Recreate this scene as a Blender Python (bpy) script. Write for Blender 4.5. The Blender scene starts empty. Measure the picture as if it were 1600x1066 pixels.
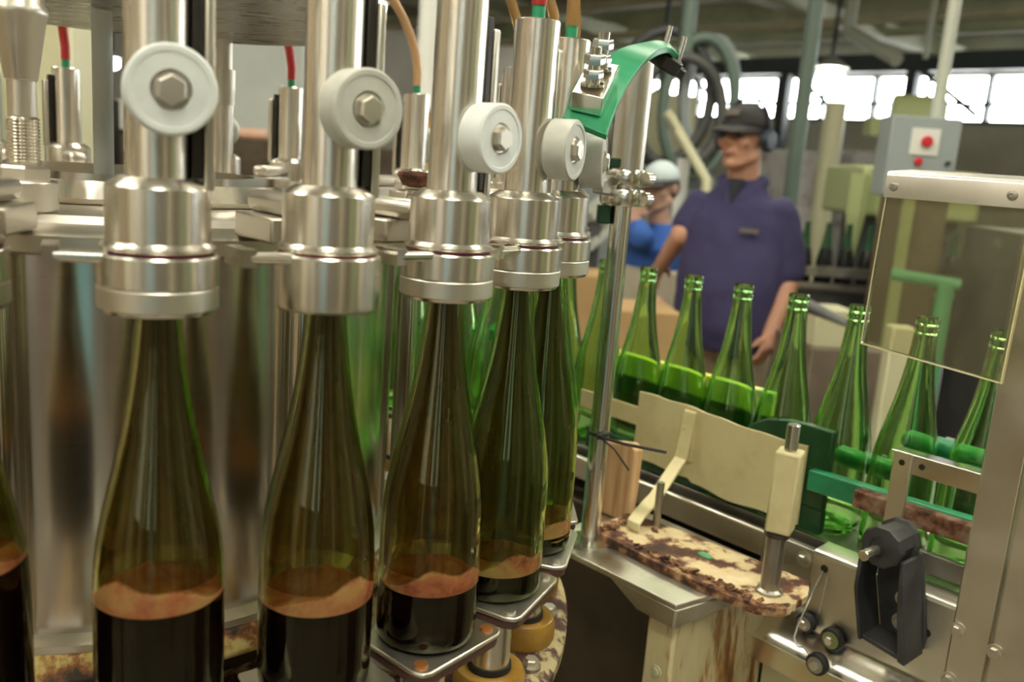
import bpy, bmesh, math, random
from mathutils import Vector, Matrix, Euler
random.seed(7)
PI = math.pi
SC = bpy.context.scene
COL = SC.collection
ORD = ['first','second','third','fourth','fifth','sixth','seventh','eighth','ninth','tenth','eleventh','twelfth',
       'thirteenth','fourteenth','fifteenth','sixteenth','seventeenth','eighteenth','nineteenth','twentieth','twenty-first','twenty-second','twenty-third','twenty-fourth']

# ------------------------------------------------------------------ camera
FPX, PITCH, ROLL = 1417.0, 0.1990, 0.07506
EYE = Vector((0, 0, 1.5))
FW = Vector((0, math.cos(PITCH), -math.sin(PITCH)))
R0 = Vector((1, 0, 0)); U0 = Vector((0, math.sin(PITCH), math.cos(PITCH)))
RT = R0*math.cos(ROLL) + U0*math.sin(ROLL)
UP = -R0*math.sin(ROLL) + U0*math.cos(ROLL)
cam_d = bpy.data.cameras.new('camera'); cam = bpy.data.objects.new('camera', cam_d); COL.objects.link(cam)
cam.matrix_world = Matrix(((RT.x, UP.x, -FW.x, EYE.x), (RT.y, UP.y, -FW.y, EYE.y), (RT.z, UP.z, -FW.z, EYE.z), (0, 0, 0, 1)))
cam_d.sensor_width = 36.0; cam_d.lens = FPX*36/1600; cam_d.clip_start = .02; cam_d.clip_end = 200
cam_d.dof.use_dof = True; cam_d.dof.focus_distance = 0.86; cam_d.dof.aperture_fstop = 4.8; cam_d.dof.aperture_blades = 7
SC.camera = cam
def at(px, py, d):
    return EYE + (FW + RT*((px-800)/FPX) - UP*((py-533)/FPX))*d

# ------------------------------------------------------------------ frames of the place
C0 = Vector((-.4404, 1.0058, 0)); RAD = .4836; DL = 2*PI/27; PH = -.6500     # filler carousel
TH = -.82928; O = Vector((.4055, 1.2917, 0))                                   # conveyor line
EU = Vector((math.cos(TH), math.sin(TH), 0)); EW = Vector((-math.sin(TH), math.cos(TH), 0))
ZB = 1.0969; ZC = 1.0220
def cvw(u, v, z): return O + EU*u - EW*v + Vector((0, 0, z))
def to_cv(p):
    q = Vector(p) - O; return (q.dot(EU), -q.dot(EW), p[2])

# ------------------------------------------------------------------ materials
def nodes(name):
    m = bpy.data.materials.new(name); m.use_nodes = True
    nt = m.node_tree; b = nt.nodes['Principled BSDF']; return m, nt, b
def setp(b, **k):
    for n, v in k.items():
        n = n.replace('_', ' ')
        for i in b.inputs:
            if i.name.lower() == n.lower():
                if i.type == 'RGBA' and len(v) == 3: v = (*v, 1)
                i.default_value = v
def plain(name, col, rough=.5, metal=0.0, **k):
    m, nt, b = nodes(name); setp(b, base_color=col, roughness=rough, metallic=metal, **k); return m
def noise_tex(nt, scale, detail=4, stretch=None, rough=.6):
    tc = nt.nodes.new('ShaderNodeTexCoord'); n = nt.nodes.new('ShaderNodeTexNoise')
    n.inputs['Scale'].default_value = scale; n.inputs['Detail'].default_value = detail; n.inputs['Roughness'].default_value = rough
    src = tc.outputs['Object']
    if stretch:
        mp = nt.nodes.new('ShaderNodeMapping'); mp.inputs['Scale'].default_value = stretch
        nt.links.new(src, mp.inputs['Vector']); src = mp.outputs['Vector']
    nt.links.new(src, n.inputs['Vector']); return n
def ramp(nt, fac, stops):
    r = nt.nodes.new('ShaderNodeValToRGB'); e = r.color_ramp.elements
    while len(e) < len(stops): e.new(.5)
    for el, (p, c) in zip(e, stops):
        el.position = p; el.color = (*c, 1) if len(c) == 3 else c
    nt.links.new(fac, r.inputs['Fac']); return r
def noisy(name, stops, scale, rough=.5, metal=0.0, stretch=None, detail=5, bump=0, rr=None):
    m, nt, b = nodes(name); n = noise_tex(nt, scale, detail, stretch)
    r = ramp(nt, n.outputs['Fac'], stops); nt.links.new(r.outputs['Color'], b.inputs['Base Color'])
    setp(b, roughness=rough, metallic=metal)
    if rr:
        r2 = ramp(nt, n.outputs['Fac'], [(.35, (rr[0],)*3), (.65, (rr[1],)*3)]); nt.links.new(r2.outputs['Color'], b.inputs['Roughness'])
    if bump:
        bp = nt.nodes.new('ShaderNodeBump'); bp.inputs['Strength'].default_value = bump; bp.inputs['Distance'].default_value = .002
        nt.links.new(n.outputs['Fac'], bp.inputs['Height']); nt.links.new(bp.outputs['Normal'], b.inputs['Normal'])
    return m
def brushed(name, col, r=(.2, .34), aniso=0.0, rot=.25, stretch=(3, 3, 260), scale=3.0, bump=.03, dark=.82):
    m, nt, b = nodes(name); n = noise_tex(nt, scale, 6, stretch)
    c2 = tuple(x*dark for x in col)
    rc = ramp(nt, n.outputs['Fac'], [(.3, c2), (.7, col)]); nt.links.new(rc.outputs['Color'], b.inputs['Base Color'])
    r2 = ramp(nt, n.outputs['Fac'], [(.3, (r[0],)*3), (.7, (r[1],)*3)]); nt.links.new(r2.outputs['Color'], b.inputs['Roughness'])
    setp(b, metallic=1.0)
    if aniso:
        setp(b, anisotropic=aniso, anisotropic_rotation=rot)
        t = nt.nodes.new('ShaderNodeTangent'); t.direction_type = 'RADIAL'; t.axis = 'Z'; nt.links.new(t.outputs[0], b.inputs['Tangent'])
    if bump:
        bp = nt.nodes.new('ShaderNodeBump'); bp.inputs['Strength'].default_value = bump; bp.inputs['Distance'].default_value = .001
        nt.links.new(n.outputs['Fac'], bp.inputs['Height']); nt.links.new(bp.outputs['Normal'], b.inputs['Normal'])
    return m
def emit(name, col, s):
    m = bpy.data.materials.new(name); m.use_nodes = True; nt = m.node_tree; nt.nodes.clear()
    o = nt.nodes.new('ShaderNodeOutputMaterial'); e = nt.nodes.new('ShaderNodeEmission')
    e.inputs['Color'].default_value = (*col, 1); e.inputs['Strength'].default_value = s
    nt.links.new(e.outputs[0], o.inputs['Surface']); return m
def glass(name, col, ior=1.5, rough=0.0):
    m = bpy.data.materials.new(name); m.use_nodes = True; nt = m.node_tree; nt.nodes.clear()
    o = nt.nodes.new('ShaderNodeOutputMaterial'); g = nt.nodes.new('ShaderNodeBsdfGlass')
    g.inputs['Color'].default_value = (*col, 1); g.inputs['IOR'].default_value = ior; g.inputs['Roughness'].default_value = rough
    nt.links.new(g.outputs[0], o.inputs['Surface']); return m

S = (.84, .80, .72)
M = {}
M['steel'] = brushed('turned_steel', S, (.27, .27), aniso=.5, rot=.25, stretch=(1, 1, 8), bump=0, dark=.96)
M['steel_drum'] = brushed('brushed_drum_steel', (.80, .76, .67), (.17, .19), aniso=.85, rot=.25, stretch=(2, 2, 160), bump=0, dark=.965)
M['steel_tank'] = brushed('swirled_tank_steel', (.42, .42, .39), (.2, .4), stretch=(3, 9, 3), scale=6, bump=.02)
M['steel_pol'] = plain('polished_steel', (.84, .81, .74), .2, 1.0)
M['steel_sat'] = noisy('satin_steel', [(.3, (.66, .62, .54)), (.7, (.75, .71, .63))], 14, metal=1, rr=(.30, .44))
M['steel_dull'] = noisy('dull_steel', [(.3, (.36, .34, .30)), (.7, (.48, .46, .41))], 20, metal=1, rr=(.36, .52))
M['steel_dark'] = noisy('stained_dark_steel', [(.3, (.12, .10, .09)), (.7, (.24, .21, .18))], 18, metal=.8, rr=(.35, .55))
m, nt, b = nodes('knurled_steel'); setp(b, base_color=(.78, .75, .66), metallic=1.0, roughness=.38)
tc = nt.nodes.new('ShaderNodeTexCoord'); ck = nt.nodes.new('ShaderNodeTexWave'); ck.wave_type = 'BANDS'; ck.bands_direction = 'DIAGONAL'; ck.inputs['Scale'].default_value = 420
bp = nt.nodes.new('ShaderNodeBump'); bp.inputs['Strength'].default_value = .12; bp.inputs['Distance'].default_value = .0004
nt.links.new(tc.outputs['Object'], ck.inputs['Vector']); nt.links.new(ck.outputs['Fac'], bp.inputs['Height']); nt.links.new(bp.outputs['Normal'], b.inputs['Normal'])
M['knurl'] = m
M['groove'] = plain('wine_stained_seal', (.16, .03, .04), .4)
M['black_slot'] = plain('near_black_steel', (.055, .05, .045), .35, .7)  # near-black metal for slots, holes and dark fittings
M['nylon'] = noisy('white_nylon', [(.35, (.70, .74, .72)), (.65, (.80, .83, .80))], 30, .38)
M['nylon_worn'] = noisy('worn_grey_nylon', [(.35, (.50, .51, .46)), (.65, (.62, .62, .56))], 40, .5, metal=.1)
M['green'] = noisy('green_plastic', [(.35, (.02, .25, .11)), (.65, (.035, .34, .16))], 25, .35)
M['green_dark'] = noisy('dark_green_plastic', [(.35, (.008, .045, .016)), (.65, (.02, .09, .03))], 25, .3)
M['olive_edge'] = plain('olive_worn_edge', (.20, .22, .08), .5)
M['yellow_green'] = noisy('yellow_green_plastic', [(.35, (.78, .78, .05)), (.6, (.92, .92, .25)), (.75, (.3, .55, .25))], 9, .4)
M['red_hose'] = plain('red_rubber_hose', (.42, .03, .025), .3)
M['tan_hose'] = plain('tan_rubber_hose', (.62, .38, .20), .35)
M['amber_hose'] = plain('amber_clear_hose', (.55, .33, .12), .15, transmission_weight=.5)
M['cream'] = noisy('cream_paint', [(.30, (.52, .43, .20)), (.5, (.70, .61, .34)), (.75, (.76, .68, .40))], 7, .42)
M['cream_clean'] = noisy('pale_cream_paint', [(.35, (.55, .53, .34)), (.65, (.62, .60, .40))], 3, .45)
def rusty(name, scale, th, cols, rough=.65, stretch=None, bump=.4):
    return noisy(name, [(th-.12, cols[0]), (th-.03, cols[1]), (th+.03, cols[2]), (th+.2, cols[3])], scale, rough, stretch=stretch, detail=8, bump=bump)
M['rusty_cream'] = rusty('flaking_cream_paint_on_rust', 24, .505, [(.045, .022, .014), (.14, .05, .025), (.62, .48, .26), (.72, .60, .38)])
M['rusty_ring'] = rusty('rusty_cream_ring', 30, .52, [(.03, .018, .008), (.22, .08, .02), (.45, .33, .10), (.62, .55, .30)])
M['table_top'] = rusty('worn_cream_and_maroon_table', 26, .51, [(.07, .035, .03), (.12, .06, .05), (.56, .46, .24), (.64, .55, .32)])
M['post_rust'] = rusty('rust_streaked_cream', 9, .45, [(.16, .06, .015), (.40, .20, .06), (.62, .53, .30), (.68, .60, .36)], .5, (4, 4, .8), .05)
M['steel_stained'] = noisy('stained_cover_steel', [(.3, (.40, .36, .30)), (.55, (.62, .58, .50)), (.7, (.70, .66, .58))], 16, metal=1, rr=(.30, .46))
M['rust_bar'] = rusty('rusted_steel', 45, .5, [(.05, .02, .012), (.16, .06, .03), (.22, .12, .07), (.32, .24, .18)], .8)
M['rust_pure'] = rusty('brown_rust', 60, .5, [(.05, .025, .018), (.11, .048, .028), (.24, .11, .05), (.52, .36, .20)], .9)
M['ochre'] = noisy('ochre_bushing', [(.35, (.36, .19, .03)), (.65, (.50, .29, .06))], 20, .22)
M['orange_bolt'] = plain('orange_stained_bolt', (.45, .18, .05), .4, .6)
M['maroon'] = noisy('maroon_pad', [(.35, (.07, .03, .025)), (.65, (.13, .06, .045))], 40, .5)
M['wood'] = noisy('orange_stained_wood', [(.25, (.40, .17, .07)), (.5, (.66, .40, .20)), (.75, (.76, .58, .34))], 7, .55, stretch=(9, 9, .8))
M['black_plastic'] = noisy('dusty_black_plastic', [(.35, (.020, .020, .022)), (.65, (.055, .055, .055))], 22, .5)
M['black_rubber'] = plain('black_rubber', (.02, .02, .02), .6)
M['white'] = plain('white_paint', (.75, .75, .70), .5)
M['red'] = plain('red_button', (.60, .02, .03), .4)
M['grey_box'] = plain('grey_enamel', (.30, .34, .34), .45)
M['grey_cab'] = noisy('pale_grey_cabinet', [(.4, (.47, .50, .47)), (.6, (.54, .57, .53))], 2, .5)
M['yellow'] = plain('yellow_paint', (.70, .48, .03), .45)
M['amber_paint'] = plain('amber_yellow_paint', (.62, .34, .03), .45)
M['pale_green'] = plain('pale_green_enamel', (.40, .45, .21), .5)
M['green_pole'] = plain('grey_green_pole', (.13, .18, .15), .45)
M['pale_pole'] = plain('pale_pole', (.50, .52, .44), .5)
M['card'] = noisy('tan_cardboard', [(.4, (.42, .27, .12)), (.6, (.48, .32, .15))], 3, .8)
M['card_white'] = noisy('printed_white_carton', [(.35, (.30, .26, .26)), (.5, (.55, .52, .50)), (.7, (.62, .60, .58))], 6, .7)
M['dark_machine'] = noisy('dark_machine_paint', [(.35, (.035, .040, .042)), (.65, (.10, .10, .095))], 3, .5)
M['dark_void'] = noisy('dark_brown_and_void_shade', [(.35, (.04, .028, .016)), (.65, (.10, .07, .04))], 5, .7)  # dark brown; below the conveyor and drum the shade is in this colour
M['tan_dull'] = plain('dull_tan_paint', (.15, .115, .07), .6)
M['low_brown'] = noisy('brown_machine_paint', [(.35, (.12, .095, .07)), (.65, (.20, .16, .12))], 4, .45)
M['orange'] = plain('orange_light_cover', (.8, .32, .08), .5)
M['bottle'] = glass('green_bottle_glass', (.80, .945, .71))
M['bottle_used'] = glass('green_bottle_glass_stained', (.82, .83, .63))
M['bottle_mid'] = glass('green_bottle_glass_lightly_stained', (.78, .87, .60))
M['dark_bottle'] = plain('dark_bottle_glass', (.012, .014, .012), .12)
M['wine'] = plain('dark_red_wine', (.008, .0015, .003), .12, specular_ior_level=.22)
m, nt, b = nodes('pink_wine_foam'); n = noise_tex(nt, 38, 6)
r = ramp(nt, n.outputs['Fac'], [(.32, (.30, .045, .04)), (.45, (.85, .27, .20)), (.62, (1.0, .55, .36))]); nt.links.new(r.outputs['Color'], b.inputs['Base Color']); setp(b, roughness=.6)
n.inputs['Scale'].default_value = 30
M['foam'] = m
# thin film of wine running down inside the bottle wall: tinted see-through layer with running streaks
m = bpy.data.materials.new('wine_running_down_glass'); m.use_nodes = True; nt = m.node_tree; nt.nodes.clear()
o_ = nt.nodes.new('ShaderNodeOutputMaterial'); tr = nt.nodes.new('ShaderNodeBsdfTransparent'); df = nt.nodes.new('ShaderNodeBsdfPrincipled'); mx = nt.nodes.new('ShaderNodeMixShader')
n = noise_tex(nt, 7, 5, (9, 9, .7)); r = ramp(nt, n.outputs['Fac'], [(.28, (.26, .035, .04)), (.43, (.46, .22, .13)), (.56, (.66, .54, .32)), (.72, (.80, .78, .58))])
tc = nt.nodes.new('ShaderNodeTexCoord'); sx = nt.nodes.new('ShaderNodeSeparateXYZ'); mr = nt.nodes.new('ShaderNodeMapRange'); sb = nt.nodes.new('ShaderNodeMath'); sb.operation = 'SUBTRACT'
nt.links.new(tc.outputs['Object'], sx.inputs[0]); nt.links.new(sx.outputs['Z'], mr.inputs['Value'])       # the stream is thick in the neck and thins on the wall
mr.inputs['From Min'].default_value = .15; mr.inputs['From Max'].default_value = .27; mr.inputs['To Min'].default_value = 0; mr.inputs['To Max'].default_value = .20
nt.links.new(n.outputs['Fac'], sb.inputs[0]); nt.links.new(mr.outputs[0], sb.inputs[1]); nt.links.new(sb.outputs[0], r.inputs['Fac'])
nt.links.new(r.outputs['Color'], tr.inputs['Color'])
setp(df, base_color=(.27, .19, .10), roughness=.3); mx.inputs['Fac'].default_value = .25
nt.links.new(tr.outputs[0], mx.inputs[1]); nt.links.new(df.outputs[0], mx.inputs[2]); nt.links.new(mx.outputs[0], o_.inputs['Surface'])
M['film'] = m
# dusty, faintly yellow acrylic
m = bpy.data.materials.new('dusty_acrylic'); m.use_nodes = True; nt = m.node_tree; nt.nodes.clear()
o_ = nt.nodes.new('ShaderNodeOutputMaterial'); tr = nt.nodes.new('ShaderNodeBsdfTransparent'); tr.inputs['Color'].default_value = (.93, .92, .80, 1)
df = nt.nodes.new('ShaderNodeBsdfDiffuse'); df.inputs['Color'].default_value = (.40, .37, .25, 1); gl = nt.nodes.new('ShaderNodeBsdfGlossy'); gl.inputs['Roughness'].default_value = .05
mx = nt.nodes.new('ShaderNodeMixShader'); mx2 = nt.nodes.new('ShaderNodeMixShader'); fr = nt.nodes.new('ShaderNodeFresnel'); fr.inputs['IOR'].default_value = 1.35
n = noise_tex(nt, 60, 8, (1, 1, .35), .75); r = ramp(nt, n.outputs['Fac'], [(.35, (.09,)*3), (.62, (.15,)*3), (.72, (.30,)*3)])
nt.links.new(r.outputs['Color'], mx.inputs['Fac']); nt.links.new(tr.outputs[0], mx.inputs[1]); nt.links.new(df.outputs[0], mx.inputs[2])
nt.links.new(fr.outputs[0], mx2.inputs['Fac']); nt.links.new(mx.outputs[0], mx2.inputs[1]); nt.links.new(gl.outputs[0], mx2.inputs[2]); nt.links.new(mx2.outputs[0], o_.inputs['Surface'])
M['acrylic'] = m
M['acrylic_edge'] = plain('pale_yellow_cut_edge', (.72, .66, .36), .3)
M['concrete'] = noisy('stained_wet_concrete', [(.3, (.10, .08, .06)), (.5, (.19, .16, .125)), (.7, (.27, .24, .19))], 1.3, detail=7, rr=(.18, .6))
M['ceil'] = noisy('dark_green_grey_roof_sheet', [(.35, (.42, .44, .33)), (.65, (.58, .59, .46))], 2, .8)
M['beam'] = noisy('painted_roof_beam', [(.35, (.40, .43, .31)), (.65, (.58, .58, .42))], 2, .7)
M['beam_dark'] = plain('dark_steel_truss', (.045, .055, .06), .6)
M['beam_tan'] = noisy('tan_pipe', [(.35, (.46, .41, .27)), (.65, (.60, .54, .36))], 3, .6)
M['wall'] = noisy('grimy_cream_wall', [(.35, (.46, .42, .33)), (.65, (.58, .54, .44))], 1.2, .8)
M['wall_brown'] = noisy('brown_wall', [(.35, (.30, .23, .15)), (.65, (.40, .32, .22))], 1.2, .8)
M['col_cream'] = plain('cream_column_paint', (.86, .78, .56), .6)
M['col_blue'] = plain('blue_enamel', (.20, .42, .52), .5)
M['col_green'] = plain('green_enamel', (.10, .34, .16), .5)
M['col_dark'] = plain('brown_paint', (.14, .10, .07), .6)
M['lamp'] = emit('lamp_glow', (1.0, .955, .79), 30.0)
M['globe'] = emit('pendant_globe_glow', (.96, 1.0, .93), 14.0)
M['day'] = emit('daylight_pane', (.97, 1.0, .98), 20.0)
M['fill_glow'] = emit('added_fill_glow', (1.0, .95, .82), 1.6)  # glow of the panes added behind the camera as soft frontal fill
M['skin'] = noisy('skin', [(.35, (.52, .26, .17)), (.65, (.60, .33, .22))], 9, .5, subsurface_weight=.0) if False else noisy('skin', [(.35, (.50, .25, .16)), (.65, (.58, .31, .21))], 9, .5)
M['skin2'] = noisy('lighter_skin', [(.35, (.58, .34, .23)), (.65, (.66, .41, .29))], 9, .5)
M['navy'] = noisy('navy_work_shirt', [(.35, (.036, .031, .092)), (.65, (.052, .046, .125))], 5, .85)
M['navy_dark'] = plain('dark_undershirt', (.02, .025, .03), .9)
M['royal'] = noisy('royal_blue_shirt', [(.35, (.035, .11, .42)), (.65, (.05, .15, .52))], 5, .85)
M['khaki'] = noisy('khaki_trousers', [(.35, (.40, .33, .22)), (.65, (.52, .44, .31))], 5, .85)
M['jean'] = plain('brown_trousers', (.30, .22, .15), .85)
M['cap_black'] = plain('faded_black_cap', (.030, .028, .030), .8)
M['cap_patch'] = plain('cap_badge', (.16, .14, .12), .8)
M['cap_white'] = plain('pale_blue_white_cap', (.62, .72, .74), .8)
M['muff'] = plain('dark_ear_defender', (.02, .03, .045), .4)
M['lens'] = plain('dark_spectacles', (.10, .065, .055), .2)
M['hair'] = plain('dark_hair', (.03, .02, .015), .7)
M['lip'] = plain('lips', (.42, .16, .13), .5)
M['apron'] = noisy('off_white_apron', [(.35, (.50, .44, .33)), (.65, (.62, .57, .45))], 6, .9)
M['boot'] = plain('black_boot', (.02, .02, .02), .6)

# ------------------------------------------------------------------ mesh builder
BASE = {}
def rootof(o):
    while o.parent: o = o.parent
    return o
class MB:
    def __init__(s): s.bm = bmesh.new()
    def face(s, vs):
        try: return s.bm.faces.new(vs)
        except ValueError: return None
    def ring(s, pts): return [s.bm.verts.new(p) for p in pts]
    def bridge(s, a, b):
        n = len(a)
        for i in range(n): s.face((a[i], a[(i+1) % n], b[(i+1) % n], b[i]))
    def box(s, c, d, rot=None):
        c = Vector(c); h = Vector(d)/2; R = rot or Matrix.Identity(3)
        v = [s.bm.verts.new(c + R @ Vector((x*h.x, y*h.y, z*h.z))) for x in (-1, 1) for y in (-1, 1) for z in (-1, 1)]
        for f in ((0,1,3,2), (4,6,7,5), (0,4,5,1), (2,3,7,6), (0,2,6,4), (1,5,7,3)): s.face([v[i] for i in f])
        return s
    def bx(s, a, b):
        a, b = Vector(a), Vector(b); return s.box((a+b)/2, [abs(x) for x in (b-a)])
    def lathe(s, prof, c=(0, 0, 0), seg=48, axis=None, closed=False):
        c = Vector(c); R = Matrix.Identity(3)
        if axis is not None: R = Vector((0, 0, 1)).rotation_difference(Vector(axis).normalized()).to_matrix()
        rings = []
        for (r, z) in prof:
            if r < 1e-6: rings.append([s.bm.verts.new(c + R @ Vector((0, 0, z)))])
            else: rings.append([s.bm.verts.new(c + R @ Vector((r*math.cos(2*PI*i/seg), r*math.sin(2*PI*i/seg), z))) for i in range(seg)])
        prs = list(zip(rings, rings[1:])) + ([(rings[-1], rings[0])] if closed else [])
        for a, b in prs:
            if len(a) == 1 and len(b) == 1: continue
            if len(a) == 1:
                for i in range(seg): s.face((a[0], b[i], b[(i+1) % seg]))
            elif len(b) == 1:
                for i in range(seg): s.face((a[i], a[(i+1) % seg], b[0]))
            else: s.bridge(a, b)
        return s
    def cyl(s, p0, p1, r0, r1=None, seg=24, bev=0.0):
        p0, p1 = Vector(p0), Vector(p1); L = (p1-p0).length; r1 = r0 if r1 is None else r1
        if bev: pr = [(0, 0), (r0-bev, 0), (r0, bev), (r1, L-bev), (r1-bev, L), (0, L)]
        else: pr = [(0, 0), (r0, 0), (r1, L), (0, L)]
        return s.lathe(pr, p0, seg, p1-p0)
    def tube(s, pts, r, seg=14, rs=None, cap=True, flat=None):
        pts = [Vector(p) for p in pts]; n = len(pts); T = []
        for i in range(n):
            t = (pts[min(i+1, n-1)] - pts[max(i-1, 0)]); T.append(t.normalized())
        ref = Vector((0, 0, 1)) if abs(T[0].z) < .9 else Vector((1, 0, 0))
        N = (ref - T[0]*ref.dot(T[0])).normalized(); rings = []
        for i in range(n):
            if i:
                q = T[i-1].rotation_difference(T[i]); N = q @ N
            B = T[i].cross(N); rr = rs[i] if rs else r; fl = flat or 1.0
            rings.append(s.ring([pts[i] + N*math.cos(2*PI*k/seg)*rr + B*math.sin(2*PI*k/seg)*rr*fl for k in range(seg)]))
        for a, b in zip(rings, rings[1:]): s.bridge(a, b)
        if cap: s.face(rings[0][::-1]); s.face(rings[-1])
        return s
    def prism(s, poly, d0, d1, fn=None):
        """poly in a plane, extruded between d0 and d1; fn maps (a, b, d) to a point"""
        fn = fn or (lambda a, b, d: (a, b, d))
        A = s.ring([fn(a, b, d0) for a, b in poly]); B = s.ring([fn(a, b, d1) for a, b in poly])
        s.face(A[::-1]); s.face(B); s.bridge(A, B); return s
    def ball(s, c, r, seg=20, rot=None):
        r = Vector((r, r, r)) if not hasattr(r, '__len__') else Vector(r); c = Vector(c); R = rot or Matrix.Identity(3); k = seg//2
        rings = []
        for j in range(k+1):
            t = -PI/2 + PI*j/k
            if j in (0, k): rings.append([s.bm.verts.new(c + R @ Vector((0, 0, r.z*math.sin(t))))])
            else: rings.append(s.ring([c + R @ Vector((r.x*math.cos(t)*math.cos(2*PI*i/seg), r.y*math.cos(t)*math.sin(2*PI*i/seg), r.z*math.sin(t))) for i in range(seg)]))
        for a, b in zip(rings, rings[1:]):
            for i in range(seg):
                j = (i+1) % seg
                if len(a) == 1: s.face((a[0], b[j], b[i]))
                elif len(b) == 1: s.face((a[i], a[j], b[0]))
                else: s.face((a[i], a[j], b[j], b[i]))
        return s
    def limb(s, p0, p1, r0, r1, seg=16):
        s.ball(p0, r0, seg); s.ball(p1, r1, seg); return s.cyl(p0, p1, r0, r1, seg)
    def loft(s, secs, seg=24):
        """secs: (centre, rx, ry) horizontal ellipses"""
        rings = [s.ring([Vector(c) + Vector((rx*math.cos(2*PI*i/seg), ry*math.sin(2*PI*i/seg), 0)) for i in range(seg)]) for c, rx, ry in secs]
        for a, b in zip(rings, rings[1:]): s.bridge(a, b)
        s.face(rings[0][::-1]); s.face(rings[-1]); return s
    def hexa(s, c, axis, r, h, seg=6): return s.lathe([(0, 0), (r, 0), (r, h*.8), (r*.86, h), (0, h)], c, seg, axis)
    def build(s, name, mat, parent=None, bevel=0, angle=38, smooth=True, off=None, remesh=0, sm=0):
        if off is None: off = BASE.get(rootof(parent).name, Vector()) if parent else Vector()
        if off.length: bmesh.ops.translate(s.bm, verts=s.bm.verts, vec=-off)
        bmesh.ops.recalc_face_normals(s.bm, faces=s.bm.faces)
        me = bpy.data.meshes.new(name); s.bm.to_mesh(me); s.bm.free()
        me.materials.append(mat if not isinstance(mat, str) else M[mat])
        if smooth:
            me.shade_smooth(); me.set_sharp_from_angle(angle=math.radians(angle))
        o = bpy.data.objects.new(name, me); COL.objects.link(o)
        if parent: o.parent = parent
        if bevel:
            md = o.modifiers.new('bevel', 'BEVEL'); md.width = bevel; md.segments = 2; md.limit_method = 'ANGLE'; md.angle_limit = math.radians(40); md.harden_normals = False
        if remesh:
            md = o.modifiers.new('remesh', 'REMESH'); md.mode = 'VOXEL'; md.voxel_size = remesh; md.use_smooth_shade = True
            if sm:
                md = o.modifiers.new('smooth', 'SMOOTH'); md.iterations = sm; md.factor = .5
        return o
def tag(o, label=None, cat=None, group=None, kind=None):
    if label: o['label'] = label
    if cat: o['category'] = cat
    if group: o['group'] = group
    if kind: o['kind'] = kind
    return o
def thing(name, label, cat, base=(0, 0, 0), group=None, frame='world'):
    """an Empty at the thing's base; its parts are given in the coordinates of its frame"""
    o = bpy.data.objects.new(name, None); COL.objects.link(o); o.empty_display_size = .05
    b = Vector(base); BASE[o.name] = b
    if frame == 'cv': o.location = O + EU*b.x + EW*b.y + Vector((0, 0, b.z)); o.rotation_euler.z = TH
    elif frame == 'head': o.location = (0, 0, b.z)
    else: o.location = b
    return tag(o, label, cat, group)
def copy_tree(o, parent=None):
    c = o.copy(); COL.objects.link(c)
    if parent: c.parent = parent
    for ch in list(o.children): copy_tree(ch, c)
    return c
def struct(name, mb, mat, **k):
    o = mb.build(name, mat, **k); o['kind'] = 'structure'; o.location = O; o.rotation_euler.z = TH; return o
def structw(name, mb, mat, **k):
    o = mb.build(name, mat, **k); o['kind'] = 'structure'; return o

# ================================================================== THE HALL (structure, aligned with the conveyor)
U0_, U1_, W0_, W1_, HZ = -12.0, 9.0, -6.0, 13.0, 3.75
struct('floor', MB().bx((U0_, W0_, -.1), (U1_, W1_, 0)), 'concrete', smooth=False)
struct('ceiling', MB().bx((U0_, W0_, HZ), (U1_, W1_, HZ+.1)), 'ceil', smooth=False)
struct('wall_left', MB().bx((U0_-.2, W0_, 0), (U0_, W1_, HZ)), 'wall', smooth=False)
struct('wall_right', MB().bx((U1_, W0_, 0), (U1_+.2, W1_, HZ)), 'wall', smooth=False)
struct('wall_back', MB().bx((U0_, W1_, 0), (U1_, W1_+.2, 2.53)).bx((U0_, W1_, 3.17), (U1_, W1_+.2, HZ)), 'wall', smooth=False)
struct('wall_front', MB().bx((U0_, W0_-.2, 0), (U1_, W0_, 1.2)).bx((U0_, W0_-.2, 3.1), (U1_, W0_, HZ)), 'wall_brown', smooth=False)
n = 0
for k in range(12):                                        # high window band of the far wall
    a = U0_ + 1.75*k; n += 1
    w = struct('window_%d' % n, MB().bx((a, W1_-.02, 2.53), (a+.07, W1_+.12, 3.17)).bx((a, W1_-.02, 2.74), (a+1.75, W1_+.12, 2.79))
               .bx((a+.85, W1_, 2.53), (a+.89, W1_+.1, 3.17)).bx((a, W1_-.03, 2.49), (a+1.75, W1_+.12, 2.53)), 'beam_dark', smooth=False)
    MB().bx((a, W1_+.12, 2.53), (a+1.75, W1_+.14, 3.17)).build('pane', 'day', w, smooth=False)
for k in range(7):                                         # unseen glowing panes and coloured strips added behind the camera for fill and reflections
    a = U0_ + 3.0*k; n += 1
    w = struct('window_%d' % n, MB().bx((a, W0_-.15, 1.2), (a+.9, W0_, 3.1)).bx((a+1.9, W0_-.12, 1.2), (a+1.96, W0_, 3.1)), ['col_cream', 'col_blue', 'col_dark'][k % 3], smooth=False)
    MB().bx((a+.9, W0_-.17, 1.2), (a+3, W0_-.15, 3.1)).build('pane', 'fill_glow', w, smooth=False)
tn = 0
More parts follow.
